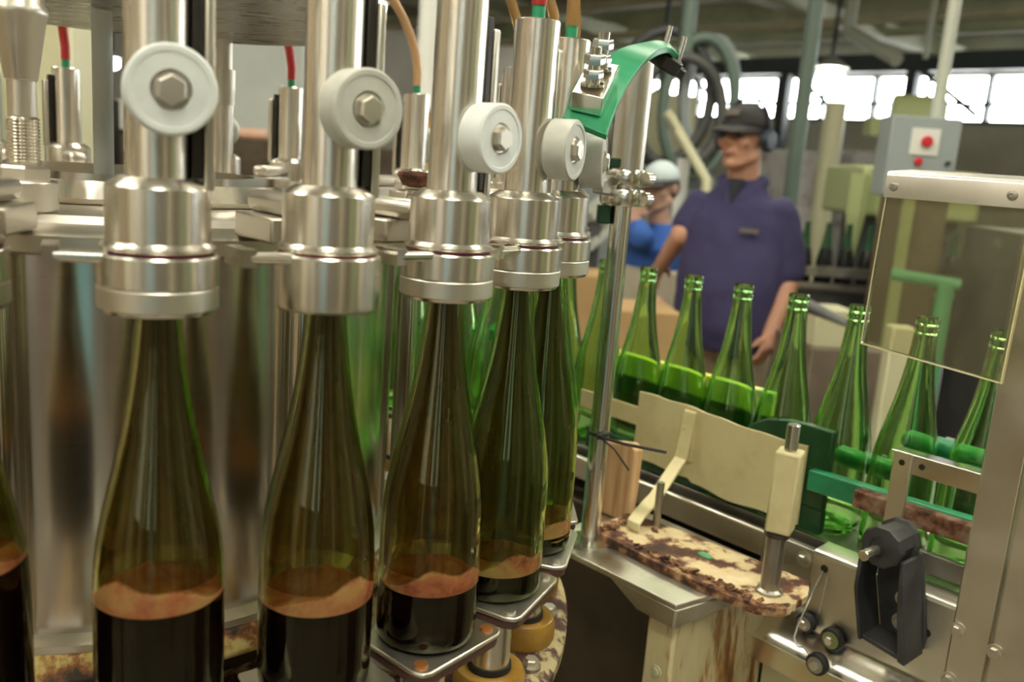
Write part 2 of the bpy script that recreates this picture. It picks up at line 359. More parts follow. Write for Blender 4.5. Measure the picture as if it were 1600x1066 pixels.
for x, y, r, c in [(-1.02, -2.35, .085, 'col_cream'), (-.52, -2.5, .14, 'col_dark'), (.12, -2.45, .21, 'col_blue'), (.78, -2.2, .15, 'col_dark'), (1.86, -1.50, .10, 'col_cream'), (2.32, -.90, .17, 'col_dark'),
                   (2.60, -.40, .14, 'pale_green'), (2.85, .02, .06, 'col_green'), (3.1, .55, .22, 'col_cream'), (-2.2, -2.2, .25, 'col_cream'), (-3.0, -.6, .2, 'col_blue')]:
    tn += 1; structw('trim_%d' % tn, MB().bx((x-r, y-r, 0), (x+r, y+r, HZ)), c, bevel=.02)   # unseen columns added behind the camera as colour streaks for the steel to reflect
for k, w in enumerate((1.6, 3.2, 4.8, 6.4, 8.0, 9.6, 11.2)):                            # roof joists along the line
    tn += 1; struct('trim_%d' % tn, MB().bx((U0_, w-.07, HZ-.26), (U1_, w+.07, HZ)), 'beam', smooth=False)
for k, (w, z, r, mt) in enumerate([(4.0, 3.30, .05, 'beam_tan'), (5.6, 3.36, .06, 'beam'), (7.2, 3.40, .07, 'beam_tan'), (8.8, 3.3, .05, 'beam_tan'), (10.4, 3.42, .06, 'beam')]):
    tn += 1; struct('trim_%d' % tn, MB().cyl((U0_, w, z), (U1_, w, z), r), mt)       # pipes under the roof
mb = MB().bx((U0_, 12.2, 3.16), (U1_, 12.4, 3.42))
for k in range(10):
    a = U0_ + 2.1*k
    mb.tube([(a, 12.3, 3.2), (a+.9, 12.3, 2.55)], .04, 6)
    mb.bx((a+1.95, 12.2, 0), (a+2.1, 12.38, 3.2))
tn += 1; struct('trim_%d' % tn, mb, 'beam_dark', smooth=False)
for k, u in enumerate((-9, -5.4, -1.8, 1.8, 5.4)):
    tn += 1; struct('trim_%d' % tn, MB().bx((u-.08, W0_, HZ-.4), (u+.08, W1_, HZ-.2)), 'beam', smooth=False)

structw('added_reflection_screen', MB().bx((-2.62, -2.4, 0), (-2.5, 1.6, 2.5)), 'wall_brown', smooth=False)  # unseen brown screen added to dim what the steel post reflects
# ------------------------------------------------------------------ lamps
def fluo(p, ang=TH, label='long fluorescent light hung under the roof above the filler', group='fluorescent lights over the filling line'):
    t = thing('ceiling_light', label, 'ceiling light', (0, 0, 0), group); t.location = p; t.rotation_euler.z = ang
    MB().prism([(-.17, 0), (.17, 0), (.09, .07), (-.09, .07)], -.65, .65, lambda a, b, d: (d, a, b)).build('housing', 'white', t, smooth=False)
    MB().bx((-.62, -.15, -.012), (.62, .15, -.002)).build('diffuser', 'lamp', t, smooth=False)
    MB().cyl((-.4, 0, .07), (-.4, 0, HZ-p[2]), .008, seg=8).cyl((.4, 0, .07), (.4, 0, HZ-p[2]), .008, seg=8).build('hanger', 'beam_dark', t)
for p in [(-1.6, .6, 3.2), (.3, -.4, 3.25), (1.7, 1.3, 3.25), (-.3, 2.2, 3.3), (-2.6, 2.6, 3.25), (.2, -2.4, 3.2), (2.9, -.6, 3.25), (-2.2, -1.6, 3.2), (3.4, 3.6, 3.3), (1.1, 4.3, 3.35)]:
    fluo(p)
def pendant(px, py, d, r, label, sq=1.0):
    p = at(px, py, d)
    t = thing('pendant_lamp', label, 'lamp', p)
    MB().ball(p, (r, r, r*.8*sq)).build('globe', 'globe', t)
    MB().lathe([(r*.3, r*1.25), (r*.55, r*1.15), (r*1.35, r*.55), (r*1.3, r*.53), (r*.5, r*1.1), (r*.25, r*1.2)], p, 24, closed=True).build('reflector', 'pale_pole', t)
    MB().cyl(p+Vector((0, 0, r*1.2)), (p.x, p.y, HZ), .02, seg=8).build('stem', 'beam_dark', t)
pendant(1297, 118, 8.5, .125, 'round glowing pendant lamp under the roof, beside the grey green pole')
pendant(175, 98, 7.5, .068, 'round glowing lamp seen under the steel tank, second from the cream cabinet')
pendant(97, 108, 7.2, .060, 'glowing lamp next to the cream cabinet under the steel tank', 1.6)
pendant(588, 12, 5.6, .055, 'glowing lamp at the top, beside the tan hose')
pendant(1030, 158, 7.6, .085, 'bright lamp right behind the steel tube under the green strap')

# ================================================================== FILLER CAROUSEL
car = thing('filler_carousel', 'big brushed steel drum of the rotary filler with ring table and top tank', 'filling machine', (C0.x, C0.y, 0))
cc = C0
MB().lathe([(.0, 1.06), (.302, 1.06), (.302, 1.405), (0, 1.405)], cc, 160).build('drum', 'steel_drum', car)
MB().lathe([(.25, 1.059), (.318, 1.059), (.318, 1.066), (.304, 1.069), (.25, 1.069)], cc, 128, closed=True).build('drum_skirt', 'steel_sat', car)
MB().lathe([(.20, 1.034), (.328, 1.034), (.332, 1.040), (.320, 1.0585), (.20, 1.0585)], cc, 128, closed=True).build('rusty_flange', 'rusty_ring', car, bevel=.002)
MB().lathe([(.18, 1.406), (.370, 1.406), (.376, 1.409), (.376, 1.421), (.370, 1.424), (.31, 1.424), (.305, 1.43), (.18, 1.43)], cc, 160, closed=True).build('ring_table', 'steel_sat', car, angle=30)
MB().lathe([(.14, 1.431), (.195, 1.431), (.20, 1.436), (.195, 1.452), (.14, 1.456)], cc, 128, closed=True).build('manifold_ring', 'steel_pol', car, angle=30)
MB().lathe([(0, .96), (.522, .96), (.530, .966), (.530, .978), (.522, .984), (0, .984)], cc, 160).build('lift_table', 'table_top', car)
MB().lathe([(0, .0), (.42, .0), (.42, .60), (.40, .62), (.40, .959), (0, .959)], cc, 96).build('pedestal', 'cream', car)
MB().lathe([(0, .985), (.27, .985), (.27, 1.033), (0, 1.033)], cc, 96).build('hub', 'dark_void', car)
MB().lathe([(0, 1.622), (.264, 1.622), (.270, 1.628), (.270, 1.95), (0, 1.97)], cc, 128).build('tank', 'steel_tank', car)
MB().cyl(cc+Vector((-.02, 0, 1.43)), cc+Vector((-.02, 0, 1.62)), .0105).build('centre_column', 'grey_cab', car)
vv = at(631, 600, 1) - EYE; a0 = math.atan2(-vv.x, vv.y)
for k in range(8):
    a = a0 + k*PI/4; p = cc + Vector((.3185*math.cos(a), .3185*math.sin(a), 0))
    MB().cyl(p+Vector((0, 0, 1.0585)), p+Vector((0, 0, 1.406)), .0125, seg=20).build('support_column', 'steel_pol', car)
for k in range(4):
    q0 = at(461, 200, .95) - cc; a = math.atan2(q0.y, q0.x) + k*PI/2; p = cc + Vector((.225*math.cos(a), .225*math.sin(a), 0))
    MB().cyl(p+Vector((0, 0, 1.45)), p+Vector((0, 0, 1.623)), .0105, seg=20).cyl(p+Vector((0, 0, 1.54)), p+Vector((0, 0, 1.585)), .0145, seg=20).build('tank_leg', 'steel_sat', car)
def studded(px, py0, py1, d, r, pitch):
    a = at(px, py1, d); z0 = a.z; b = at(px, py0, d); L = b.z - a.z
    pr = [(0, 0)]; q = 0
    while q < L: pr += [(r, q), (r*.86, q+pitch*.5)]; q += pitch
    pr += [(r*.8, L), (0, L)]
    return a, L, pr
a, L, pr = studded(38, 182, 276, .715, .0126, .0026)
nz = thing('height_adjuster', 'tall tapered steel spindle with threaded lower end and hex nut', 'spindle', (a.x, a.y, a.z-.020))
MB().lathe(pr, a, 28).build('thread', 'steel_pol', nz, angle=60)
MB().lathe([(0, L), (.0104, L), (.0104, L+.027), (.0116, L+.0275), (.0189, L+.073), (.0201, L+.0755), (.0201, L+.0805), (.0183, L+.083), (.0183, L+.195), (0, L+.195)], a, 32).build('spindle', 'steel_sat', nz)
MB().hexa(a+Vector((0, 0, -.002)), (0, 0, 1), .0205, .011).build('hex_nut', 'steel_sat', nz, smooth=False)
MB().cyl((a.x, a.y, 1.4306), a+Vector((0, 0, -.002)), .024).build('foot_plate', 'steel_sat', nz, bevel=.002)
a, L, pr = studded(648, 243, 306, .86, .0078, .0025)
st = thing('threaded_stud', 'short threaded stud with a rusty collar nut on the ring table', 'stud', (a.x, a.y, a.z-.012))
MB().lathe(pr, a+Vector((0, 0, -.012)), 24).build('thread', 'steel_sat', st, angle=60)
zc = at(648, 284, .86).z
MB().lathe([(.006, 0), (.012, 0), (.0175, .010), (.0165, .013), (.006, .011)], (a.x, a.y, zc-.004), 20, closed=True).build('collar_nut', 'rust_bar', st)

# ------------------------------------------------------------------ filling heads (local: x outwards, y along the carousel, z up from the bell's rim)
ZH = 1.3870
def make_head(var, hose, top=.2286):
    t = thing('filling_head', 'head', 'filling head')
    if var == 'plain':
        MB().lathe([(.0185, .002), (.034, .0), (.0366, .002), (.0372, .006), (.0372, .037), (.0362, .0385), (.0185, .0385)], seg=64, closed=True).build('screw_ring', 'steel', t, angle=25)
    else:
        MB().lathe([(.0185, .0015), (.031, .0), (.0345, .0012), (.0352, .0035), (.0185, .0035)], seg=64, closed=True).build('rim', 'steel_pol', t, angle=25)
        MB().lathe([(.0185, .0036), (.0362, .0036), (.0368, .0045), (.0368, .0165), (.0360, .0175), (.0185, .0175)], seg=64, closed=True).build('knurled_ring', 'knurl', t, angle=25)
        MB().lathe([(.0185, .0176), (.0364, .0176), (.0370, .0185), (.0370, .0365), (.0360, .0378), (.0185, .0378)], seg=64, closed=True).build('collar', 'steel', t, angle=25)
    MB().lathe([(.0185, .0386), (.0336, .0386), (.0336, .0402), (.0185, .0402)], seg=64, closed=True).build('seal', 'groove', t)
    MB().lathe([(.0, .0404), (.0345, .0404), (.0350, .0412), (.0350, .0424), (.0328, .0440), (.0316, .0455), (.0316, .0788), (.0308, .0800), (.0235, .0850), (0, .0850)], seg=64).build('bell', 'steel', t, angle=25)
    MB().lathe([(.0, .0852), (.0195, .0852), (.0195, top-.001), (.0185, top), (.0155, top), (.0155, top-.010), (0, top-.010)], seg=48).build('lift_tube', 'steel', t, angle=25)
    MB().bx((-.009, .0188, .0855), (.011, .0255, top-.012)).build('slide_rail', 'black_slot', t, bevel=.001)  # near-black strip in the slot beside the tube
    MB().bx((-.013, .0257, .0780), (.013, .0322, top-.020)).build('guide_plate', 'steel_sat', t, bevel=.002)
    r = MB().lathe([(.0085, .0205), (.0240, .0205), (.0260, .0225), (.0260, .0415), (.0245, .0430), (.0215, .0430), (.0210, .0424), (.0118, .0424), (.0112, .0410), (.0112, .0380), (.0085, .0380)],
                   (0, .004, .1290), 56, (1, 0, 0), closed=True).build('cam_roller', 'nylon' if var == 'knurl' else 'nylon_worn', t, angle=30)
    MB().cyl((.017, .004, .129), (.0395, .004, .129), .0075, seg=20).cyl((.0395, .004, .129), (.0410, .004, .129), .0105, seg=24).hexa((.0410, .004, .129), (1, 0, 0), .0088, .0065).build('bolt', 'steel_sat', r, angle=30)
    MB().bx((-.118, -.012, .058), (-.029, .012, .074)).build('arm', 'steel_sat', t, bevel=.006)
    MB().bx((-.118, -.020, .038), (-.050, .020, .0575)).build('arm_clamp', 'steel_sat', t, bevel=.002)
    MB().cyl((.006, -.060, .036), (.012, -.028, .036), .0042, seg=14, bev=.001).bx((-.020, -.066, .030), (.010, -.056, .042)).build('stop_pin', 'steel_pol', t)
    if hose:
        MB().cyl((0, 0, top-.009), (0, 0, top+.016), .0058, seg=14).build('hose_fitting', 'green', t)
        pts = [(0, 0, top+.012)] + [(-.20*(1-math.cos(q)), .02*math.sin(q), top+.03+.15*math.sin(q)) for q in [i*PI/2/9 for i in range(10)]]
        MB().tube(pts, .0066, 12).build('hose', hose, t)
    return t
def place_head(h, k):
    a = PH + DL*(k-3-(.08 if k == 0 else 0)); h.location = (C0.x+RAD*math.cos(a), C0.y+RAD*math.sin(a), ZH); h.rotation_euler.z = a
kn_red = make_head('knurl', 'red_hose'); kn_wrn = make_head('knurlw', 'red_hose'); far_red = make_head('knurlw', 'red_hose', .196); far_tan = make_head('plain', 'tan_hose', .196); pl_tan = make_head('plain', 'tan_hose'); wn_tan = make_head('worn', 'amber_hose')
HL = {0: ('knurl', 'steel filling head cut off at the picture edge, above the dark bottle beside the spindle'),
      1: ('knurl', 'steel filling head with the big glossy white roller and a wine stained seal'),
      2: ('plain', 'steel filling head with a worn pale roller and a smooth one-piece lower ring'),
      3: ('knurl', 'steel filling head with knurled ring, between the smooth-ringed head and the red-hosed tube'),
      4: ('knurl2', 'steel filling head whose open tube top carries a red hose'),
      5: ('worn', 'steel filling head under the lower end of the green strap, with amber hose'),
      -1: ('knurl', 'steel filling head just outside the picture beside the spindle')}
first = {}
def use_head(kind):
    src = {'knurl': kn_red, 'knurl2': kn_wrn, 'far': far_red, 'far_tan': far_tan, 'plain': pl_tan, 'worn': wn_tan}[kind]
    if src.name not in first: first[src.name] = 1; return src
    return copy_tree(src)
for k in range(0, 18):
    if k in HL: kind, lab = HL[k]
    elif k < 10: kind, lab = 'worn', 'steel filling head on the far turn of the carousel, %s behind the green strap' % ORD[k-6]
    else:
        kind = 'far_tan' if k in (10, 11) else 'far'
        lab = 'steel filling head across the carousel below the tank, %s from the cream cabinet' % ORD[17-k]
    h = use_head(kind); place_head(h, k)
    for c_ in h.children:
        if c_.name.startswith('cam_roller'): c_.location.z = {1: .0078, 2: .0078, 3: -.003, 4: -.006, 5: -.014, 0: .008}.get(k, -.007); tag(h, lab, 'filling head', 'filling heads around the carousel')

# ------------------------------------------------------------------ lift platforms under the bottles
def make_lift(bm_='steel_sat'):
    t = thing('lift_platform', 'lift', 'bottle lift')
    poly = [(-.036, -.046), (.034, -.0525), (.044, -.049), (.047, -.042), (.047, .042), (.044, .049), (.034, .0525), (-.036, .046)]
    MB().prism(poly, -.0045, 0).build('plate', 'steel_sat', t, bevel=.0015)
    MB().prism([(a*.96, b*.97) for a, b in poly], -.013, -.0046).build('pad', 'maroon', t, bevel=.002)
    for s in (-1, 1):
        MB().lathe([(0, .0), (.0058, 0), (.0055, .0022), (0, .0026)], (.034, s*.0410, 0), 16).build('bolt', bm_, t)
    MB().cyl((0, 0, -.112), (0, 0, -.0131), .0195, seg=32).build('piston', 'steel', t)
    MB().lathe([(.0215, -.112), (.034, -.112), (.0358, -.107), (.0358, -.091), (.033, -.0855), (.026, -.084), (.0215, -.086)], (0, 0, 0), 40, closed=True).build('bushing', 'ochre', t)
    MB().lathe([(.0197, -.092), (.0213, -.092), (.0213, -.080), (.0197, -.080)], (0, 0, 0), 32, closed=True).build('wiper_seal', 'black_rubber', t)
    MB().bx((-.120, -.026, -.112), (-.078, .020, -.066)).build('guide_block', 'card_white', t, bevel=.003)
    return t
def lift_bolt(k):
    a = PH + DL*(k-3+.5); p = cc + Vector((.508*math.cos(a), .508*math.sin(a), .9845))
    b = thing('table_bolt', 'hex bolt', 'bolt', p)
    MB().cyl(p, p+Vector((0, 0, .003)), .0105, seg=20).build('washer', 'steel_dull', b)
    MB().hexa(p+Vector((0, 0, .003)), (0, 0, 1), .0078, .008).build('head', 'steel_sat', b, smooth=False)
    return b
lift = make_lift(); lift3 = make_lift('orange_bolt')
LB = ['under the bottle at the picture edge', 'under the fullest whole bottle', 'under the second fullest whole bottle', 'with two orange bolts, under the one-third full bottle',
      'under the nearly empty stained bottle', 'under the bottle beside the steel rod foot', 'behind the bottle beside the steel rod foot']
for k in range(0, 12):
    l = lift if k == 0 else lift3 if k == 3 else copy_tree(lift); a = PH + DL*(k-3-(.08 if k == 0 else 0))
    l.location = (C0.x+RAD*math.cos(a), C0.y+RAD*math.sin(a), ZB-.0005); l.rotation_euler.z = a
    tag(l, 'steel lift plate on a piston, ' + (LB[k] if k < 7 else '%s of those on the far turn' % ORD[k-7]), 'bottle lift', 'lift plates around the carousel')
for k in (2, 3, 4, 5, 6):
    b = lift_bolt(k)
    tag(b, 'hex bolt with washer on the worn table rim, ' + ['below the orange-bolted plate', 'beside the front ochre bushing', 'between the two ochre bushings', 'behind the second ochre bushing', 'farthest along the rim'][k-2], 'bolt', 'bolts on the table rim')

# ------------------------------------------------------------------ bottles
OUT = [(.0355, 0), (.0400, .0012), (.0418, .005), (.0424, .012), (.0425, .03), (.0425, .085), (.0422, .105), (.0413, .122), (.0392, .138), (.0360, .155), (.0318, .174), (.0273, .194),
       (.0233, .214), (.0202, .233), (.0178, .252), (.0160, .270), (.0148, .286), (.0142, .294), (.0140, .2955), (.0146, .2968), (.0149, .2990), (.0147, .3018), (.0138, .3030), (.0137, .3065), (.0145, .3075), (.0147, .3105), (.0145, .3150), (.0134, .3175)]
INN = [(.0112, .3172), (.0104, .312), (.0102, .29), (.0118, .270), (.0138, .252), (.0163, .233), (.0195, .214), (.0236, .194), (.0282, .174), (.0324, .155), (.0357, .138), (.0379, .122), (.0389, .105), (.0392, .085), (.0392, .02), (.0385, .011), (.0350, .0070), (.0280, .0078), (.014, .0130), (0, .0150)]
def inner_r(z):
    p = sorted([(zz, r) for r, zz in INN[1:15]])
    if z <= p[0][0]: return p[0][1]
    for (a, ra), (b, rb) in zip(p, p[1:]):
        if a <= z <= b: return ra + (rb-ra)*(z-a)/(b-a)
    return p[-1][1]
def bottle_mesh(name, mat, root=None):
    return MB().lathe([(0, .0105), (.012, .0090), (.026, .0035), (.032, .0006)] + OUT + INN, seg=56).build(name, mat, root, angle=60)
def make_wine_bottle(level, film=True, seed=0):
    b = bottle_mesh('wine_bottle', 'bottle_used' if seed < 4 else 'bottle_mid')
    g = -.0006                                            # the wine wets the glass
    prof = [(0, .0146), (.014, .0126), (.028, .0074), (.0352, .0066), (.0388, .0107)]
    z = .016
    while z < level: prof.append((inner_r(z)-g, z)); z += .008
    prof += [(inner_r(level)-g, level), (0, level)]
    MB().lathe(prof, seg=48).build('wine', 'wine', b, angle=50)
    rnd = random.Random(seed); ph = -.25 + .35*rnd.uniform(-1, 1); mb = MB(); rings = []
    for j in range(7):                                    # froth clinging round the surface, heaped on one side
        f = j/6; rr = []
        for i in range(48):
            t = 2*PI*i/48; cf = max(0, math.cos(t-ph)); hp = .0022 + .021*cf**2.2*(1+.25*math.sin(5*t+ph)) + .003*max(0, math.cos(t-ph-.9))**8; lo = -.0065*(1-f)*cf**3*(1+.4*math.sin(6*t))
            zz = level + .0004 + hp*min(1, f*1.5) + lo; q = inner_r(zz) + .0005
            if f > .66: q *= 1 - (f-.66)*2.2
            rr.append(Vector((q*math.cos(t), q*math.sin(t), zz + rnd.uniform(-.0008, .0008)*(j > 0))))
        rings.append(mb.ring(rr))
    for a, c in zip(rings, rings[1:]): mb.bridge(a, c)
    mb.face(rings[0][::-1]); mb.face(rings[-1])
    mb.build('foam', 'foam', b, angle=80)
    if film:
        zz = level + .016; pr = []
        while zz < .31: pr.append((inner_r(zz)-.0005, zz)); zz += .010
        MB().lathe(pr, seg=48).build('wine_film', 'film', b, angle=80)
    return b
WL = {0: (.126, 'almost half full dark wine bottle cut off by the picture edge'), 1: (.096, 'wine bottle with a pink froth line under the big white roller'),
      2: (.072, 'wine bottle with a bright pink froth line under the smooth-ringed head'), 3: (.052, 'stained green wine bottle about one-third full on the orange-bolted plate'),
      4: (.026, 'stained green wine bottle with little wine, under the red-hosed head'), 5: (.019, 'stained green wine bottle with only a finger of wine, next to the steel rod')}
wb0 = None
for k in range(0, 12):
    a = PH + DL*(k-3-(.08 if k == 0 else 0)); p = (C0.x+RAD*math.cos(a), C0.y+RAD*math.sin(a), ZB)
    if k in WL:
        o = make_wine_bottle(WL[k][0], True, k); tag(o, WL[k][1], 'bottle', 'wine bottles being filled')
    else:
        o = wb0.copy() if wb0 else bottle_mesh('wine_bottle', 'bottle')
        if wb0: COL.objects.link(o)
        else: wb0 = o
        tag(o, 'empty green bottle on the carousel, %s behind the last stained one' % ORD[k-6], 'bottle', 'empty bottles on the carousel')
    o.location = p; o.rotation_euler.z = a
for k in range(-6, 4):
    o = wb0.copy(); COL.objects.link(o); o.location = cvw(k*.09281, 0, ZC); o.rotation_euler.z = k*1.3
    tag(o, 'empty green bottle in the row on the conveyor, %s back from the grooved steel post' % ORD[3-k], 'bottle', 'empty bottles on the conveyor')
# ================================================================== CONVEYOR (frame: u along the line, w = -v away from the camera, z up)
def b2(mb, u0, u1, v0, v1, z0, z1): return mb.bx((u0, -v0, z0), (u1, -v1, z1))
def pv(poly, v0, v1, mb=None):            # outline in (u, z), extruded across the line from v0 to v1
    return (mb or MB()).prism(poly, v0, v1, lambda a, b, d: (a, -d, b))
def bolt_v(mb, u, v, z, r=.0062, h=.005):  # hex bolt whose axis points to the camera side
    mb.cyl((u, -v, z), (u, -v-.0015, z), r*1.45, seg=20); mb.hexa((u, -v-.0015, z), (0, -1, 0), r, h); return mb
cv = thing('bottle_conveyor', 'stainless bottle conveyor with side rails carrying the row of empty green bottles', 'conveyor', (0, 0, 0), frame='cv')
b2(MB(), -.75, 1.10, -.075, .060, 1.0, ZC-.0005).build('chain_belt', 'steel_dull', cv, bevel=.001)
b2(MB(), -.55, .145, .080, .092, .978, 1.016).build('side_rail', 'steel_sat', cv, bevel=.003)
b2(MB(), -.75, 1.10, -.094, -.080, .93, 1.03).build('side_rail', 'steel_sat', cv, bevel=.003)
b2(MB(), -.75, 1.10, -.092, .078, .0, .93).build('frame_box', 'dark_void', cv)  # box added under the conveyor, coloured dark for the shaded void
mb = MB(); b2(mb, .060, .142, .100, .112, .90, 1.026)
mb.build('end_plate', 'steel_dull', cv, bevel=.002)
mb = MB(); bolt_v(mb, .125, .112, 1.010, .0075, .008); mb.build('bolt', 'steel_sat', cv)
sp = [(.144, .845), (.56, .845), (.56, 1.036), (.146, 1.036)]
mb = pv([(.146, .885), (.62, .885), (.62, 1.030), (.146, 1.030)], .118, .130)
pr = [(.130, 1.030), (.1285, 1.0345), (.125, 1.0365), (.095, 1.0385), (.095, 1.0365), (.118, 1.030)]
mb.prism(pr, .146, .62, lambda a, b, d: (d, -a, b)); mb.build('side_plate', 'steel_sat', cv)
for u, z in ((.163, 1.016), (.2985, .990)):
    MB().cyl((u, -.1296, z), (u, -.1304, z), .0052, seg=20).build('bolt_hole', 'black_slot', cv)
pv([(.21, 1.046), (.62, 1.046), (.62, 1.072), (.21, 1.072)], .088, .096).build('lower_guide_rail', 'steel_dull', cv, bevel=.002)
g = pv([(-.05, .955), (.60, .955), (.60, .915), (-.05, .915)], .135, .1365)
gt = MB().prism([(.1325, .928), (.134, .929), (.146, .912), (.170, .902), (.180, .906), (.1825, .914), (.184, .9135), (.1815, .904), (.179, .880), (.1775, .880), (.178, .900), (.170, .8985), (.145, .909), (.1325, .926)], .085, .322, lambda a, b, d: (d, -a, b))
gt.build('drip_gutter', 'steel_pol', cv, angle=50)
# guides
gp = thing('bottle_guide', 'cream painted guide panel with rust spots and a dark green lining behind', 'guide panel', (-.1, -.06, 1.03), frame='cv')
def bulge(u): return .0 if u < -.11 else .010*math.sin(min(1, (u+.11)/.2)*PI)
mb = MB(); top = []; 
us = [-.218+i*.3/30 for i in range(31)]
def zt(u): return 1.150 - .0025*max(0, (u+.11))/.1
A = [mb.ring([(u, -(.062+bulge(u)), 1.040 + (-.006 if u > -.10 else 0) + .002*math.sin(u*60)), (u, -(.062+bulge(u)), zt(u)+.0008*math.sin(u*90)), (u, -(.066+bulge(u)), zt(u)+.0008*math.sin(u*90)), (u, -(.066+bulge(u)), 1.040 + (-.006 if u > -.10 else 0) + .002*math.sin(u*60))]) for u in us]
for a, b in zip(A, A[1:]): mb.bridge(a, b)
mb.face(A[0]); mb.face(A[-1])
b2(mb, -.345, -.217, .062, .066, 1.094, 1.123); mb.build('panel', 'cream', gp)
b2(MB(), -.33, .112, .047, .060, 1.026, 1.060).build('lower_lining', 'green_dark', gp)
LP = [(-.030, 1.0605), (.112, 1.0605), (.112, 1.1725), (.080, 1.1735), (.045, 1.1720), (.010, 1.1650), (-.015, 1.150), (-.028, 1.125)]
pv(LP, .047, .060).build('lining', 'green_dark', gp, bevel=.002)
foot = to_cv(cvw(-.060, .251, 1.02))
mb = MB(); w_ = .011
b2(mb, -.125, -.103, .0665, .0705, 1.066, 1.145)
pts = [(-.113, .072, 1.144), (-.113, .078, 1.10), (-.112, .085, 1.073), (-.086, .168, 1.040), (-.068, .225, 1.030), (-.062, .243, 1.024), (-.060, .246, 1.0152)]
rg = []
for (u, v, z) in pts: rg.append(mb.ring([(u-w_, -v, z), (u+w_, -v, z), (u+w_, -v+.002, z-.004), (u-w_, -v+.002, z-.004)]))
for a, b in zip(rg, rg[1:]): mb.bridge(a, b)
mb.face(rg[0]); mb.face(rg[-1]); br = mb.build('bracket', 'cream', gp, bevel=.0015)
for z in (1.118, 1.092):
    MB().ball((-.118, -.0715, z), .0055, 14).build('bolt', 'cream', br)
yr = thing('back_guide_rail', 'bright yellow green rail behind the upstream bottles', 'guide rail', (-.25, .06, 1.14), frame='cv')
mb = MB(); b2(mb, -.43, -.06, -.074, -.060, 1.132, 1.172); mb.build('rail', 'yellow_green', yr, bevel=.003)  # yellow-green plastic along the upstream stretch, no emission
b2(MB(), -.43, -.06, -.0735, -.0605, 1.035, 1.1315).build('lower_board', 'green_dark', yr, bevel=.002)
mb = MB()
for u in (-.4, -.2, -.08): b2(mb, u, u+.012, -.086, -.075, 1.031, 1.165)
mb.build('standoff', 'steel_dull', yr)
for nm, lab, u0, u1, z in (('back_guide_rail', 'short rounded green rail behind the bottles near the cream post', .060, .150, 1.108), ('back_guide_rail', 'rounded green rail behind the bottles near the grooved steel post', .155, .60, 1.158)):
    r = thing(nm, lab, 'guide rail', (u0, .06, z-.015), frame='cv')
    MB().tube([(u0, .064, z), (u0+.006, .062, z), (u1, .062, z)], .015, 18, rs=[.010, .015, .015]).build('rail', 'green', r)
    MB().cyl(((u0+.05), .070, z), (u0+.05, .085, z), .006).bx((u0+.044, .085, 1.031), (u0+.056, .093, z+.01)).build('standoff', 'steel_dull', r)
fr = thing('front_guide_rail', 'green plastic guide rail backed by a rusted steel bar', 'guide rail', (.1, -.07, 1.085), frame='cv')
pv([(.092, 1.088), (.60, 1.098), (.60, 1.128), (.092, 1.117)], .056, .074).build('rail', 'green', fr, bevel=.002)
pv([(.168, 1.0945), (.60, 1.100), (.60, 1.124), (.168, 1.1175)], .0745, .094).build('backing_bar', 'rust_bar', fr, bevel=.002)
ch = thing('upper_guide_bracket', 'stainless flat upright with a channel arm above the rusted bar', 'bracket', (.22, -.11, 1.05), frame='cv')
b2(MB(), .214, .237, .0965, .1015, 1.045, 1.186).build('upright', 'steel_sat', ch, bevel=.001)
mb = MB(); pv([(.222, 1.160), (.60, 1.163), (.60, 1.187), (.222, 1.184)], .092, .096, mb); pv([(.210, 1.184), (.60, 1.187), (.60, 1.189), (.210, 1.186)], .078, .1015, mb)
mb.build('channel', 'steel_pol', ch, bevel=.0008)
for u in (.2255, .2475):
    MB().cyl((u, -.0955 if u > .24 else -.101, 1.173), (u, -.0966 if u > .24 else -.1022, 1.173), .0038, seg=16).build('bolt_hole', 'black_slot', ch)
# black plastic bracket with its pin
bk = thing('pivot_bracket', 'dusty black plastic pivot bracket with a chrome pin bolted to the conveyor side', 'bracket', (.255, -.13, .976), frame='cv')
mb = MB(); mb.lathe([(0, 0), (.024, 0), (.0255, .002), (.0255, .008), (.0215, .010), (.0215, .040), (.0250, .042), (.0250, .050), (.0235, .052), (.013, .052), (.0125, .050), (0, .050)], (.2555, -.140, 1.096), 10, (0, -1, 0))
mb.build('hub', 'black_plastic', bk, smooth=False)
MB().cyl((.2555, -.1905, 1.096), (.2555, -.232, 1.096), .0062, seg=20, bev=.0008).build('pin', 'steel_pol', bk)
L0, L1 = .229, .281
mb = MB()
pv([(L0+.004, 1.085), (.232, 1.035), (.246, .978), (.300, .970), (.301, .985), (.281, 1.085)], .1305, .136, mb)
pv([(L0, 1.085), (.2285, 1.035), (.243, .974), (.2475, .974), (.233, 1.035), (.234, 1.085)], .136, .185, mb)
pv([(.277, 1.085), (.281, 1.035), (.292, .968), (.301, .966), (.289, 1.035), (.2825, 1.085)], .136, .185, mb)
pv([(.243, .974), (.301, .966), (.300, .972), (.2435, .980)], .136, .180, mb)
mb.build('channel_body', 'black_plastic', bk, bevel=.0015)
mb = MB(); bolt_v(mb, .270, .1362, .993, .0075, .007); mb.build('bolt', 'steel_sat', bk)
mb = MB(); bolt_v(mb, .268, .1362, 1.022, .0065, .005); mb.build('bolt', 'steel_sat', bk)
